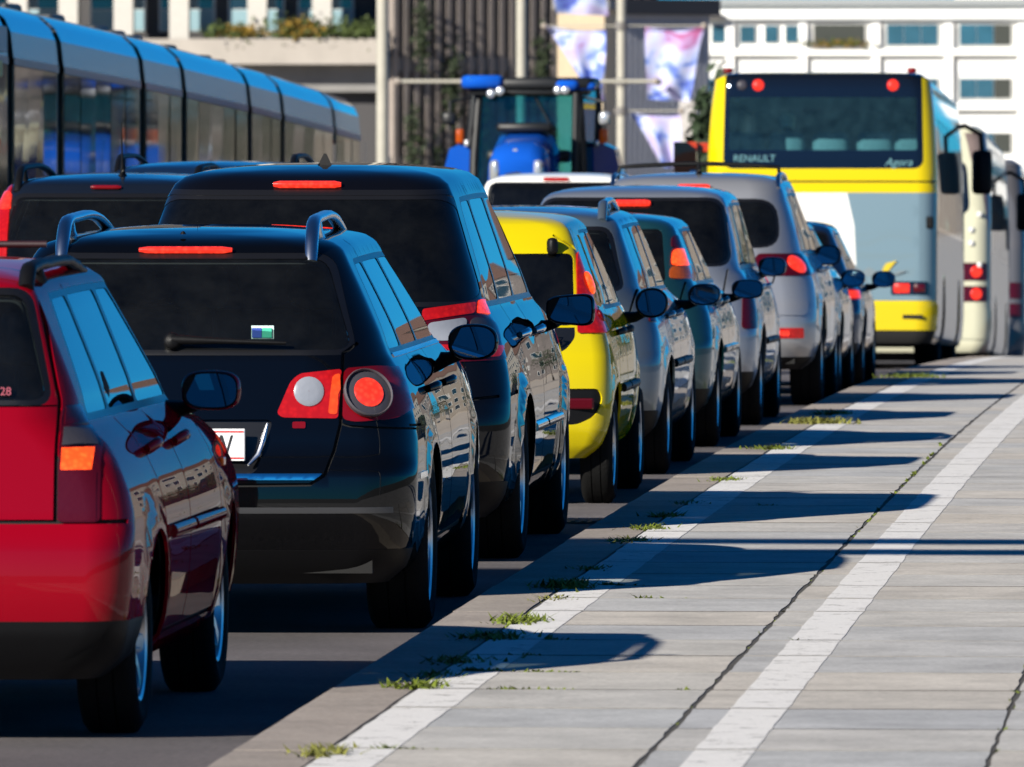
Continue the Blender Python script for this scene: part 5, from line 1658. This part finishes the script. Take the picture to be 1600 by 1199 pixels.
# --- tractor
TB = paint('tractor blue', (.006, .075, .42), .0, .35, .01)
TBD = mat('tractor dark', (.008, .009, .010), .5)
T_SEE = glass('tractor glass', (.46, .74, .77))
WORK = mat('work lamp', (.75, .78, .8), .15, .7)
tr = empty('tractor', (-8.0, 118.0, road_z(118))); tag(tr, 'bright blue farm tractor with glass cab facing the camera beyond the white van', 'tractor')
def tpart(nm, m, fn, parent=None, sm=45):
    b = MB(); fn(b); return b.build(nm, m, parent or tr, sm)
# hood: nose at y=0 towards the camera
def hood(b):
    rings = []
    for y, hw, zt, zb in ((-.05, .26, 2.28, 1.3), (.05, .31, 2.40, 1.15), (.5, .33, 2.47, 1.1), (1.6, .36, 2.58, 1.1)):
        rings.append([(-hw, y, zb), (-hw * 1.05, y, zb + .5), (-hw, y, zt - .20), (-hw * .82, y, zt - .06), (-hw * .45, y, zt), (hw * .45, y, zt), (hw * .82, y, zt - .06), (hw, y, zt - .20), (hw * 1.05, y, zb + .5), (hw, y, zb)])
    vs = sum(rings, []); fs = [tuple(range(9, -1, -1))]
    for i in range(3):
        for k in range(9): fs.append((i * 10 + k, i * 10 + k + 1, i * 10 + 11 + k, i * 10 + 10 + k))
    b.add(vs, fs)
h_ = tpart('hood', TB, hood)
tpart('grille', TBD, lambda b: b.prism([(-.14, 1.4), (.12, 1.4), (.12, 2.10), (.02, 2.14), (-.12, 2.12)], -.09, -.04), h_)
for sg in (1, -1):
    tpart('headlight', WORK, lambda b: b.rbox((sg * .235, -.02, 2.14), (.115, .14, .26), .05), h_)
tpart('badge', WORK, lambda b: b.lathe([(.035, 0), (.03, .012), (.001, .016)], 14, Matrix.Translation((-.02, .035, 2.36)) @ Matrix.Rotation(math.radians(70), 4, 'X')), h_)
tpart('hood_scoop', TBD, lambda b: b.rbox((0, 1.45, 2.62), (.62, .5, .10), .04), h_)
# cab
cab = tpart('cab_roof', TBD, lambda b: (b.rbox((0, 2.55, 3.10), (1.42, 1.6, .14), .05), b.rbox((0, 2.5, 3.02), (1.30, 1.4, .10), .03)))
tpart('roof_cap', TB, lambda b: (b.rbox((-.50, 1.80, 3.12), (.46, .22, .15), .05), b.rbox((.44, 1.80, 3.08), (.26, .22, .12), .05), b.rbox((.60, 1.86, 3.07), (.30, .2, .08), .03)), cab)
for x, z in ((-.30, 3.02), (-.40, 2.99), (.34, 3.03), (.42, 3.03)):
    tpart('work_lamp', WORK, lambda b: b.lathe([(.045, 0), (.05, .02), (.035, .035), (.001, .04)], 14, Matrix.Translation((x, 1.72, z)) @ Matrix.Rotation(math.radians(90), 4, 'X')), cab)
for sg in (1, -1):
    tpart('pillar', TBD, lambda b: (b.tube([(sg * .62, 1.85, 1.5), (sg * .60, 1.88, 2.3), (sg * .55, 1.95, 3.05)], .05, 8)))
    tpart('pillar', TBD, lambda b: b.tube([(sg * .74, 2.9, 1.5), (sg * .74, 3.0, 2.3), (sg * .67, 3.1, 3.05)], .055, 8))
    tpart('side_glass', T_SEE, lambda b: b.add([(sg * .63, 1.9, 1.6), (sg * .745, 2.9, 1.6), (sg * .69, 3.0, 3.02), (sg * .57, 1.97, 3.02), (sg * .61, 1.9, 1.6), (sg * .725, 2.9, 1.6), (sg * .67, 3.0, 3.02), (sg * .55, 1.97, 3.02)], [(0, 1, 2, 3), (7, 6, 5, 4), (0, 4, 5, 1), (2, 6, 7, 3)]))
    tpart('fender', TB, lambda b: b.prism([(sg * .66, 1.9), (sg * .98, 1.75), (sg * 1.0, 2.05), (sg * .92, 2.38), (sg * .74, 2.46), (sg * .66, 2.40)], 2.5, 3.3))
    tpart('fender_lamp', AMBER, lambda b: b.rbox((sg * .80, 2.48, 2.52), (.09, .08, .16), .02))
    tpart('fender_lamp', WORK, lambda b: b.rbox((sg * .72, 2.46, 2.44), (.07, .06, .08), .02))
    tpart('mirror_arm', TBD, lambda b: b.tube([(sg * .62, 1.85, 2.95), (sg * .85, 1.7, 2.9), (sg * .86, 1.65, 2.6)], .018, 6))
    tpart('door_mirror', TBD if sg < 0 else WORK, lambda b: b.rbox((sg * .86, 1.64, 2.72), (.16, .07, .14) if sg < 0 else (.13, .08, .15), .04))
tpart('windscreen', T_SEE, lambda b: b.add([(-.58, 1.86, 1.6), (.58, 1.86, 1.6), (.54, 1.95, 3.03), (-.54, 1.95, 3.03), (-.58, 1.875, 1.6), (.58, 1.875, 1.6), (.54, 1.965, 3.03), (-.54, 1.965, 3.03)], [(0, 1, 2, 3), (7, 6, 5, 4), (0, 4, 5, 1), (2, 6, 7, 3)]))
tpart('rear_glass', T_SEE, lambda b: b.add([(-.70, 3.0, 1.7), (.70, 3.0, 1.7), (.64, 3.12, 3.03), (-.64, 3.12, 3.03), (-.70, 3.015, 1.7), (.70, 3.015, 1.7), (.64, 3.135, 3.03), (-.64, 3.135, 3.03)], [(0, 1, 2, 3), (7, 6, 5, 4), (0, 4, 5, 1), (2, 6, 7, 3)]))
tpart('dashboard', TBD, lambda b: b.rbox((0, 2.0, 2.30), (.95, .25, .14), .05))
tpart('steering_wheel', TBD, lambda b: b.tube([(.2 * math.cos(t / 12 * math.pi), 2.25 + .08 * math.sin(t / 12 * math.pi), 2.45 + .16 * math.sin(t / 12 * math.pi)) for t in range(25)], .018, 6))
tpart('seat', mat('tractor seat', (.10, .16, .15), .8), lambda b: (b.rbox((0, 2.65, 2.0), (.5, .5, .18), .06), b.rbox((0, 2.88, 2.35), (.48, .14, .62), .06)))
tpart('exhaust_stack', TBD, lambda b: b.tube([(.52, 1.7, 1.6), (.54, 1.74, 3.0)], .045, 10))
tpart('wiper', TBD, lambda b: b.tube([(.05, 1.9, 3.0), (.30, 1.84, 2.55)], .012, 6))
tpart('chassis', TBD, lambda b: (b.box((0, 1.4, 1.0), (.6, 3.2, .7)), b.box((0, 2.5, 1.5), (1.3, 1.3, .4))))
tyre, rim, disc = wheel_meshes(.82, .42, .46, 'steel'); tyr2, rim2, d2 = wheel_meshes(.62, .34, .38, 'steel')
for sg in (1, -1):
    o = link('wheel', tyre, tr); o.location = (sg * .80, 2.9, .82); o.rotation_euler = (0, 0, 0 if sg > 0 else math.pi); link('rim', rim, o)
    o = link('wheel', tyr2, tr); o.location = (sg * .72, .45, .62); o.rotation_euler = (0, 0, 0 if sg > 0 else math.pi); link('rim', rim2, o)
tl = empty('tipping_trailer', (-7.35, 122.5, road_z(122.5))); tag(tl, 'orange red farm trailer behind the blue tractor', 'trailer')
RO = paint('trailer red', (.42, .035, .008), .0, .45, .05)
b = MB(); b.box((.95, 0, 2.25), (.26, .1, .62)); b.box((1.1, .1, 2.5), (.4, .12, .10)); b.build('post', RO, tl)
b = MB(); b.box((0, 2.4, 1.7), (2.3, 4.4, .9)); b.build('box_body', RO, tl)
b = MB(); b.box((.1, 2.4, 1.1), (1.0, 4.6, .2)); b.tube([(.1, 0, 1.05), (.0, -1.2, .9)], .07, 8); b.build('chassis', TBD, tl)
b = MB(); b.lathe([(.07, 0), (.06, .03), (.001, .04)], 12, Matrix.Translation((1.04, -.06, 2.18)) @ Matrix.Rotation(math.radians(90), 4, 'X')); b.build('lamp', WORK, tl)
for sg in (1, -1):
    o = link('wheel', tyr2, tl); o.location = (sg * .85, 2.9, .62); o.rotation_euler = (0, 0, 0 if sg > 0 else math.pi); link('rim', rim2, o)

# ------------------------------------------------------------------ street furniture
POLE = mat('pole paint', (.36, .34, .28), .5, var=.12, scale=3)
def pole(D, X, rad, arms, label, hgt=11.0, ar_=.045):
    z0 = road_z(D)
    r = empty('street_pole', (X, D, z0)); tag(r, label, 'pole', 'poles along the tram line')
    b = MB(); b.lathe([(rad * 1.25, 0), (rad * 1.22, 1.1), (rad * 1.35, 1.12), (rad * 1.35, 1.2), (rad, 1.25), (rad * .92, hgt)], 18); b.build('shaft', POLE, r, 40)
    for z, a, c in arms:
        b = MB(); b.tube([(-a, 0, z), (c, 0, z)], ar_, 8); ar = b.build('arm', POLE, r, 50)
        for x in (-a, c):
            b = MB(); b.lathe([(.001, -.09), (.07, -.06), (.09, 0), (.07, .06), (.001, .09)], 12, Matrix.Translation((x, 0, z)), close=True); b.build('insulator', mat('insulator', (.28, .24, .2), .3), ar, 60)
        b = MB(); b.lathe([(rad * 1.35, -.1), (rad * 1.35, .1)], 16, Matrix.Translation((0, 0, z))); b.build('collar', mat('collar', (.14, .13, .12), .5), ar, 40)
    return r
zz = lambda D, y: EYE - (y - 170) * D / 17000 - road_z(D)
pole(212, -17.0, .125, [], 'pale round street pole left of the tractor, thickest of the row')
pole(250, -16.84, .125, [(zz(250, 127), 2.85, 3.1)], 'pale street pole rising behind the tractor cab with a level arm')
p3 = pole(288, -16.75, .125, [(zz(288, 40), 2.05, 2.2), (zz(288, 128), .9, 1.0), (zz(288, 173), .1, 1.6), (zz(288, -60), 2.0, .2)], 'pale street pole between the fluttering banners', 11.0, .018)
b = MB(); b.prism([(-.22, 0), (.22, 0), (.22, zz(300, 158)), (-.22, zz(300, 158))], 0, .4)
o = b.build('concrete_pylon', mat('pale concrete', (.40, .38, .36), .8, var=.15)); o.location = (-15.62, 300, road_z(300)); tag(o, 'pale grey concrete pylon under the right banner beside the yellow bus', 'pylon')

def banner_mat(seed):
    m, nt, p = nodes_of('banner print %d' % seed)
    tc = nt.nodes.new('ShaderNodeTexCoord')
    mp = nt.nodes.new('ShaderNodeMapping'); mp.inputs['Location'].default_value = (seed * 3.1, 0, seed * 1.7); mp.inputs['Scale'].default_value = (.9, .9, .9)
    n = nt.nodes.new('ShaderNodeTexNoise'); n.inputs['Scale'].default_value = 1.3; n.inputs['Detail'].default_value = 3; n.inputs['Distortion'].default_value = .8
    nt.links.new(tc.outputs['Object'], mp.inputs[0]); nt.links.new(mp.outputs[0], n.inputs['Vector'])
    cr = nt.nodes.new('ShaderNodeValToRGB')
    e = cr.color_ramp.elements
    e[0].position = .30; e[0].color = (.05, .04, .32, 1)
    e[1].position = .80; e[1].color = (.45, .10, .05, 1)
    for pos, c in ((.41, (.12, .20, .58)), (.48, (.46, .52, .74)), (.55, (.46, .44, .66)), (.62, (.40, .34, .60)), (.68, (.34, .08, .22))):
        q = e.new(pos); q.color = (*c, 1)
    nt.links.new(n.outputs['Fac'], cr.inputs[0]); nt.links.new(cr.outputs[0], p.inputs['Base Color'])
    p.inputs['Roughness'].default_value = .6
    return m
def banner(pts, D, label, seed, wave=.16):
    """cloth hung by its top corners; pts: top-left, top-right, bottom-right, bottom-left in metres from the pole axis"""
    n = 14
    tl_, tr_, br, bl = [Vector((x, 0, z)) for x, z in pts]
    vs, fs = [], []
    for side in (0, .02):
        for i in range(n + 1):
            for j in range(n + 1):
                u, v = i / n, j / n
                p = (tl_ * (1 - u) + tr_ * u) * (1 - v) + (bl * (1 - u) + br * u) * v
                y = wave * v ** .6 * math.sin(u * 9 + v * 3 + seed) + .35 * v * v + side
                p = p + Vector((.05 * math.sin(v * 5 + seed) * v, y, .03 * math.sin(u * math.pi) * -2 * (1 - v)))
                vs.append(tuple(p))
    N = (n + 1) ** 2
    for i in range(n):
        for j in range(n):
            a = i * (n + 1) + j
            fs.append((a, a + n + 1, a + n + 2, a + 1)); fs.append((N + a + 1, N + a + n + 2, N + a + n + 1, N + a))
    b = MB(); b.add(vs, fs)
    o = b.build('banner', banner_mat(seed), None, 60)
    o.location = (-16.75, D, road_z(D))
    tag(o, label, 'banner', 'banners hanging from the pole')
Z = lambda y: zz(288, y)
banner([(-2.03, Z(40)), (-.42, Z(46)), (-.45, Z(160)), (-.75, Z(150))], 288.2, 'blue white banner twisted to a point, left of its pole', 1)
banner([(.62, Z(42)), (2.2, Z(42)), (1.75, Z(158)), (.62, Z(155))], 288.2, 'large violet and orange banner, spread wide right of its pole', 4, .10)
banner([(.22, Z(175)), (1.55, Z(178)), (1.60, Z(262)), (1.15, Z(262))], 288.2, 'lower blue banner narrowing to a tip, under the spread one', 7)
banner([(-1.9, Z(-58)), (-.45, Z(-58)), (-.42, Z(24)), (-1.8, Z(20))], 288.2, 'banner cut by the top edge, its lower hem above the twisted one', 9, .08)

# ------------------------------------------------------------------ buildings
STREET_M = mat('plaza stone', (.22, .21, .20), .9, var=.2, scale=.5)
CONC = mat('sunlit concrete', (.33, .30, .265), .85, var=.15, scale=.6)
CONC_D = mat('grey and shaded concrete', (.20, .195, .19), .85, var=.2, scale=.6)  # darker concrete, also the painted shade of the lower fascia
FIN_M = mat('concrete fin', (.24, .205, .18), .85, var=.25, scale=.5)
WIN_D = mat('office glass', (.012, .02, .03), .08, coat=1.0)
FRAME = mat('window frame', (.5, .5, .48), .5)
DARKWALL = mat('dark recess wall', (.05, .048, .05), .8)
px = lambda x, D: (x - 1960) * D / 17000
def bx(nm, m, root, x0, x1, y0, y1, z0, z1):
    b = MB(); b.box(((x0 + x1) / 2, (y0 + y1) / 2, (z0 + z1) / 2), (x1 - x0, y1 - y0, z1 - z0)); return b.build(nm, m, root)
D1 = 380
g = empty('balcony_building', (-30, D1, STREET)); tag(g, 'concrete office block behind the tram with planted balcony and white columns', 'building')
X0, X1 = -66.0, px(597, D1)
zy = lambda y, D=D1: EYE - (y - 170) * D / 17000 - STREET
o_ = (30, 0)
def q(nm, m, x0, x1, y0, y1, z0, z1, par=None):
    b = MB(); b.box(((x0 + x1) / 2 + 30, (y0 + y1) / 2, (z0 + z1) / 2), (x1 - x0, y1 - y0, z1 - z0)); return b.build(nm, m, par or g)
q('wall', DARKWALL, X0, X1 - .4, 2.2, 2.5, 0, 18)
q('parapet', CONC, X0, X1, -.3, 0, zy(100), zy(60))
q('balcony_slab', CONC_D, X0, X1, 0, 2.3, zy(100), zy(92))
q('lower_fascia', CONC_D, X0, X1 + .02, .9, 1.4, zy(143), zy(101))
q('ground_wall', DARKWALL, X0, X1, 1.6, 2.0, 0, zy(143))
q('upper_slab', CONC_D, X0, X1, .2, 2.3, zy(-95), zy(-120))
q('roof', CONC_D, X0, X1, .2, 11, 17.8, 18.3)
for x in (px(-60, D1), px(20, D1), px(100, D1), px(187, D1), px(275, D1), px(398, D1), px(500, D1)):
    q('column', mat('white column', (.44, .42, .38), .7, var=.08), x - .34, x + .34, .3, .9, zy(92), zy(-95))
x = X0 + .5
while x < X1 - 1:
    w_ = q('window', FRAME, x, x + 2.0, 2.08, 2.19, zy(48), zy(-60))
    q('pane', WIN_D, x + .08, x + 1.92, 2.05, 2.07, zy(12), zy(-58), w_)
    q('blind', mat('pale blue blind', (.20, .32, .36), .6), x + .08, x + 1.92, 2.05, 2.07, zy(46), zy(14), w_)
    x += 2.45
PL = mat('planter leaf', (.05, .075, .012), .7, var=.5, scale=3); PL2 = mat('planter bloom', (.24, .15, .015), .7, var=.4, scale=3)
rn = random.Random(21)
def clump(root, c, sx, sz, n, m, nm, size=.09, sy=.25):
    b = MB()
    for _ in range(n):
        a, e = rn.uniform(0, 6.28), rn.uniform(-.6, 1.2)
        d = Vector((math.cos(a) * math.cos(e), math.sin(a) * math.cos(e), math.sin(e)))
        u = d.orthogonal().normalized(); v = d.cross(u)
        p = Vector((c[0] + rn.gauss(0, sx), c[1] + rn.gauss(0, sy), c[2] + rn.gauss(0, sz)))
        s_ = size * rn.uniform(.5, 1.4)
        b.add([p - u * s_, p + v * s_ * .6, p + u * s_, p - v * s_ * .6], [(0, 1, 2, 3)])
    return b.build(nm, m, root)
for i, (xp, wd, hgt, bl) in enumerate([(352, .45, .16, 0), (375, .3, .12, 1), (440, .55, .28, 0), (455, .3, .2, 1), (500, .5, .26, 0), (478, .35, .24, 1), (540, .45, .2, 0), (565, .3, .2, 0)]):
    r = empty('balcony_plant', (px(xp, D1), D1 + .1, STREET + zy(58)))
    tag(r, ['leftmost low green plant on the balcony parapet', 'small yellow flowering plant second from the left on the balcony', 'wide green bush on the balcony left of the third column', 'yellow flowering bush against the third white column',
            'wide green bush right of the third white column', 'yellow orange flowers in the middle of the balcony', 'low green plant near the right balcony end', 'yellow flowers at the far right balcony end'][i], 'plant', 'plants along the balcony')
    clump(r, (0, 0, .2), wd, hgt, 260, PL2 if bl else PL, 'foliage')
    clump(r, (0, -.3, -.15), wd * .7, .2, 60, PL, 'trailing_stems', .07, .06)
    b = MB(); b.rbox((0, .25, -.15), (wd * 2.4, .5, .4), .04); b.build('planter', CONC_D, r)
# side of the same block turned so the low sun grazes its fins
s = empty('finned_building', (X1 + .5, D1 + .2, STREET), rz=-math.radians(44)); tag(s, 'long dark facade of upright concrete fins receding behind the poles', 'building')
def sq(nm, m, x0, x1, y0, y1, z0, z1, par=None):
    b = MB(); b.box(((x0 + x1) / 2, (y0 + y1) / 2, (z0 + z1) / 2), (x1 - x0, y1 - y0, z1 - z0)); return b.build(nm, m, par or s)
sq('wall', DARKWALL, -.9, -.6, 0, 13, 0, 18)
fin = None
for k in range(25):
    if fin is None:
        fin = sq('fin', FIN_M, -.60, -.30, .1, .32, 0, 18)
        continue
    o = fin.copy(); COL.objects.link(o); o.parent = s; o.location = (0, .5 * k, 0)
for z in (3.4, 6.9, 10.4, 13.9):
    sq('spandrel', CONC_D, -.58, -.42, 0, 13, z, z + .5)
for ic, (yy_, z, n) in enumerate(((4, 8.2, 260), (8, 6.4, 320), (12, 5.0, 300), (6, 3.0, 300), (16, 3.6, 260), (3, 4.5, 200), (20, 7.0, 200))):
    r = empty('climbing_plant', (X1 + .3 + yy_ * .25, D1 + yy_ * .24, STREET + z)); tag(r, 'dark green climber on the concrete fins, ' + ['topmost near the front corner', 'high, second from the corner', 'in the middle of the facade', 'lowest, near the corner', 'low in the middle', 'right at the corner edge', 'farthest from the corner'][ic], 'plant', 'climbers on the fins')
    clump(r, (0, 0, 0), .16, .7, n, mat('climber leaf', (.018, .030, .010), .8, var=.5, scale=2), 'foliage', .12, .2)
# tan end wall and the next block
t = empty('tan_end_building', (px(908, 336), 336, STREET)); tag(t, 'narrow tan end wall lit by the sun behind the left banner', 'building')
b = MB(); b.box((0, 3, zy(14, 336) / 2), (px(946, 336) - px(872, 336), 6, zy(14, 336))); b.build('wall', mat('tan plaster', (.50, .40, .27), .85, var=.1), t)
b = MB(); b.box((0, 3, zy(14, 336) + .15), (px(946, 336) - px(872, 336) + .3, 6.3, .3)); b.build('roof', CONC_D, t)
for dz in (2.6, 5.2):
    b = MB(); b.box((.1, -.04, dz), (.5, .1, .9)); w_ = b.build('window', FRAME, t); b = MB(); b.box((.1, -.1, dz), (.4, .02, .8)); b.build('pane', WIN_D, w_)
n_ = empty('striped_building', (px(946, 345), 345, STREET), rz=-math.radians(42)); tag(n_, 'grey blue block with fine upright ribs behind the banner pole', 'building')
hh = zy(22, 345)
WEDGE = [(-1.5, 0), (0, 0), (0, 4.7), (-6, 4.7)]
def plan(b, pts, z0, z1):
    n = len(pts); b.add([(x, y, z0) for x, y in pts] + [(x, y, z1) for x, y in pts], [tuple(range(n - 1, -1, -1)), tuple(range(n, 2 * n))] + [(i, (i + 1) % n, n + (i + 1) % n, n + i) for i in range(n)]); return b
b = plan(MB(), WEDGE, 0, hh); b.build('wall', mat('slate cladding', (.34, .34, .38), .7, var=.15), n_)
b = plan(MB(), [(-1.8, -.2), (.3, -.2), (.3, 4.9), (-6.3, 4.9)], hh, hh + .5); b.build('roof', mat('roof sheet', (.03, .03, .035), .6), n_)
rib = None
for k in range(19):
    if rib is None:
        b = MB(); b.box((.03, .12, hh / 2 - .1), (.06, .10, hh - .3)); rib = b.build('rib', mat('slate rib', (.45, .46, .50), .6), n_); continue
    o = rib.copy(); COL.objects.link(o); o.parent = n_; o.location = (0, .24 * k, 0)

# white office block closing the street
DW = 560
W_WALL = mat('white render', (.80, .80, .77), .8, var=.05, scale=.3); W_SHADE = mat('off white panel', (.66, .67, .66), .8, var=.05, scale=.3)
W_GL = mat('blue office glass', (.03, .09, .13), .1, coat=1.0, var=.3, scale=.7); W_BAL = mat('balcony shade', (.03, .035, .03), .8)
wb = empty('white_office_block', (0, DW, STREET)); tag(wb, 'long white office block with window bands closing the street behind the bus', 'building')
wx = lambda x: (x - 1960) * DW / 17000
wz = lambda y: EYE - (y - 170) * DW / 17000 - STREET
def wq(nm, m, x0, x1, y0, y1, z0, z1, par=None):
    b = MB(); b.box(((x0 + x1) / 2, (y0 + y1) / 2, (z0 + z1) / 2), (x1 - x0, y1 - y0, z1 - z0)); return b.build(nm, m, par or wb)
XL, XR = wx(1020), 4.0
BAY = 114 * DW / 17000; BX = wx(1255)
SP = 85.5 * DW / 17000
wq('wall', W_WALL, XL, XR, .5, 14, 0, wz(8))
wq('roof', mat('flat roof', (.25, .27, .28), .8), XL - .3, XR + .3, .1, 14.4, wz(8), wz(-2))
wq('attic', W_WALL, wx(1490), XR, 3, 14, wz(-2), wz(-80))
for k, y in enumerate((20, 76, 161.5, 247)):
    wq('ledge', W_WALL if k else W_SHADE, XL, XR, .0, .5, wz(y + 10), wz(y))
wq('parapet_line', W_SHADE, XL, XR, .42, .5, wz(36), wz(33))
x = BX
while x > XL: x -= BAY
while x < XR:
    if x > XL: wq('pilaster', W_WALL, x - .22, x + .22, .12, .5, 0, wz(36))
    for r, (ya, yb) in enumerate(((38, 70), (123, 153), (208, 238), (293, 323))):
        xa, xb = x + .55, x + BAY - .55
        xpix = x * 17000 / DW + 1960
        if x < XL: continue
        wq('spandrel', W_SHADE, x + .35, x + BAY - .35, .44, .5, wz(yb + 46), wz(yb + 10))
        if r == 0 and xpix < 1250:                       # three small windows on the left
            for c in ((1113, 1138), (1157, 1180), (1196, 1216), (1228, 1249)):
                if xpix <= c[0] < xpix + 114:
                    f = wq('window', FRAME, wx(c[0]) - .06, wx(c[1]) + .06, .40, .5, wz(66) - .06, wz(40) + .06)
                    wq('pane', W_GL, wx(c[0]), wx(c[1]), .36, .39, wz(66), wz(40), f)
            continue
        f = wq('window', FRAME, xa - .08, xb + .08, .38, .5, wz(yb) - .08, wz(ya) + .08)
        m = W_BAL if (r == 0 and 1240 < xpix < 1280) else W_GL
        n = 3 if m is W_GL else 1
        for c in range(n):
            wq('pane', m if not (c == 2 and xpix > 1470) else W_BAL, xa + (xb - xa) * c / n + .02, xa + (xb - xa) * (c + 1) / n - .02, .34, .37, wz(yb), wz(ya), f)
    x += BAY
b = MB(); b.box((wx(1115), -.3, wz(26)), (1.0, .5, .25)); b.build('awning', DARKWALL, wb)
r = empty('window_box', ((BX + BAY / 2), DW + .1, STREET + wz(71))); tag(r, 'row of red and green balcony flowers on the white office block', 'plant')
clump(r, (0, -.2, .1), .9, .10, 160, PL2, 'blossom', .1, .05); clump(r, (0, -.2, .15), .9, .12, 160, PL, 'foliage', .1, .05)
b = MB(); b.box((0, 0, -.1), (2.8, .3, .2)); b.build('planter', CONC_D, r)

# houses and trees along the far bank to the right, out of the frame but mirrored in the car flanks
def bank_house(x0, x1, y, h, col, label):
    h *= 1.25
    r = empty('bank_house', ((x0 + x1) / 2, y, STREET)); tag(r, label, 'building')
    w = x1 - x0
    b = MB(); b.box((0, 6, h / 2), (w, 12, h)); b.build('wall', mat('house ' + label[:12], col, .85, var=.15, scale=.4), r)
    b = MB(); b.prism([(-w / 2 - .4, h), (w / 2 + .4, h), (w / 2 - 1.5, h + 3.2), (-w / 2 + 1.5, h + 3.2)], -.4, 12.4); b.build('roof', mat('house roof', (.09, .05, .04), .8, var=.2), r)
    z = 1.2
    while z < h - 2:
        x = -w / 2 + 1
        while x < w / 2 - 1.6:
            b = MB(); b.box((x + .6, -.04, z + .9), (1.3, .1, 1.9)); f = b.build('window', FRAME, r)
            b = MB(); b.box((x + .6, -.11, z + .9), (1.1, .03, 1.7)); b.build('pane', WIN_D, f)
            x += 2.6
        z += 3.3
bank_house(6, 22, 470, 13, (.17, .15, .13), 'ochre town house on the far bank')
bank_house(23, 36, 455, 11, (.13, .115, .11), 'brown town house on the far bank')
bank_house(38, 60, 480, 14, (.24, .23, .21), 'pale grey town house on the far bank')
bank_house(62, 84, 460, 12, (.16, .14, .12), 'tan town house on the far bank')
# trees: one dark crown just left of the bus, bushes at the building foot
def tree(X, D, h, cw, label, m, n=1400, group=None):
    r = empty('street_tree', (X, D, road_z(D) if D < 400 else STREET)); tag(r, label, 'tree', group)
    b = MB(); b.tube([(0, 0, 0), (.05, 0, h * .3), (0, .05, h * .55), (.05, 0, h * .85)], [.16, .13, .1, .03], 8)
    for a in range(6):
        z = h * (.35 + .07 * a); c = a * 2.2
        b.tube([(0, 0, z), (math.cos(c) * cw * .4, math.sin(c) * cw * .4, z + h * .12), (math.cos(c) * cw * .75, math.sin(c) * cw * .7, z + h * .2)], [.07, .045, .015], 6)
    b.build('trunk', mat('bark', (.05, .04, .03), .9, var=.3), r, 50)
    b = MB()
    for _ in range(n):
        k = rn.randrange(11); a = k * 2.4; rr = cw * (.25 + .55 * ((k * 7) % 11) / 11)
        c = Vector((math.cos(a) * rr, math.sin(a) * rr, h * (.45 + .5 * ((k * 5) % 11) / 11)))
        p = c + Vector((rn.gauss(0, cw * .22), rn.gauss(0, cw * .22), rn.gauss(0, h * .06)))
        d = Vector((rn.uniform(-1, 1), rn.uniform(-1, 1), rn.uniform(-.3, 1))).normalized(); u = d.orthogonal().normalized(); v = d.cross(u)
        s_ = .13 * rn.uniform(.6, 1.5)
        b.add([p - u * s_, p + v * s_ * .6, p + u * s_, p - v * s_ * .6], [(0, 1, 2, 3)])
    b.build('crown', m, r)
LEAF = mat('tree leaf', (.018, .035, .012), .7, var=.5, scale=2)
tree(px(1128, 200), 200, 5.6, .55, 'dark leafy tree behind the left edge of the yellow bus', LEAF, 1500)
for i, (x, d) in enumerate(((9, 330), (16, 345), (25, 320), (34, 350), (46, 335))):
    tree(x, d, 8.0, 2.6, ['first', 'second', 'third', 'fourth', 'fifth'][i] + ' broad tree of the row on the far bank', LEAF, 1100, 'trees on the far bank')
tree(px(632, 240), 240, 2.4, .55, 'small green tree at the foot of the finned facade', mat('light leaf', (.05, .09, .012), .7, var=.4, scale=2), 900)
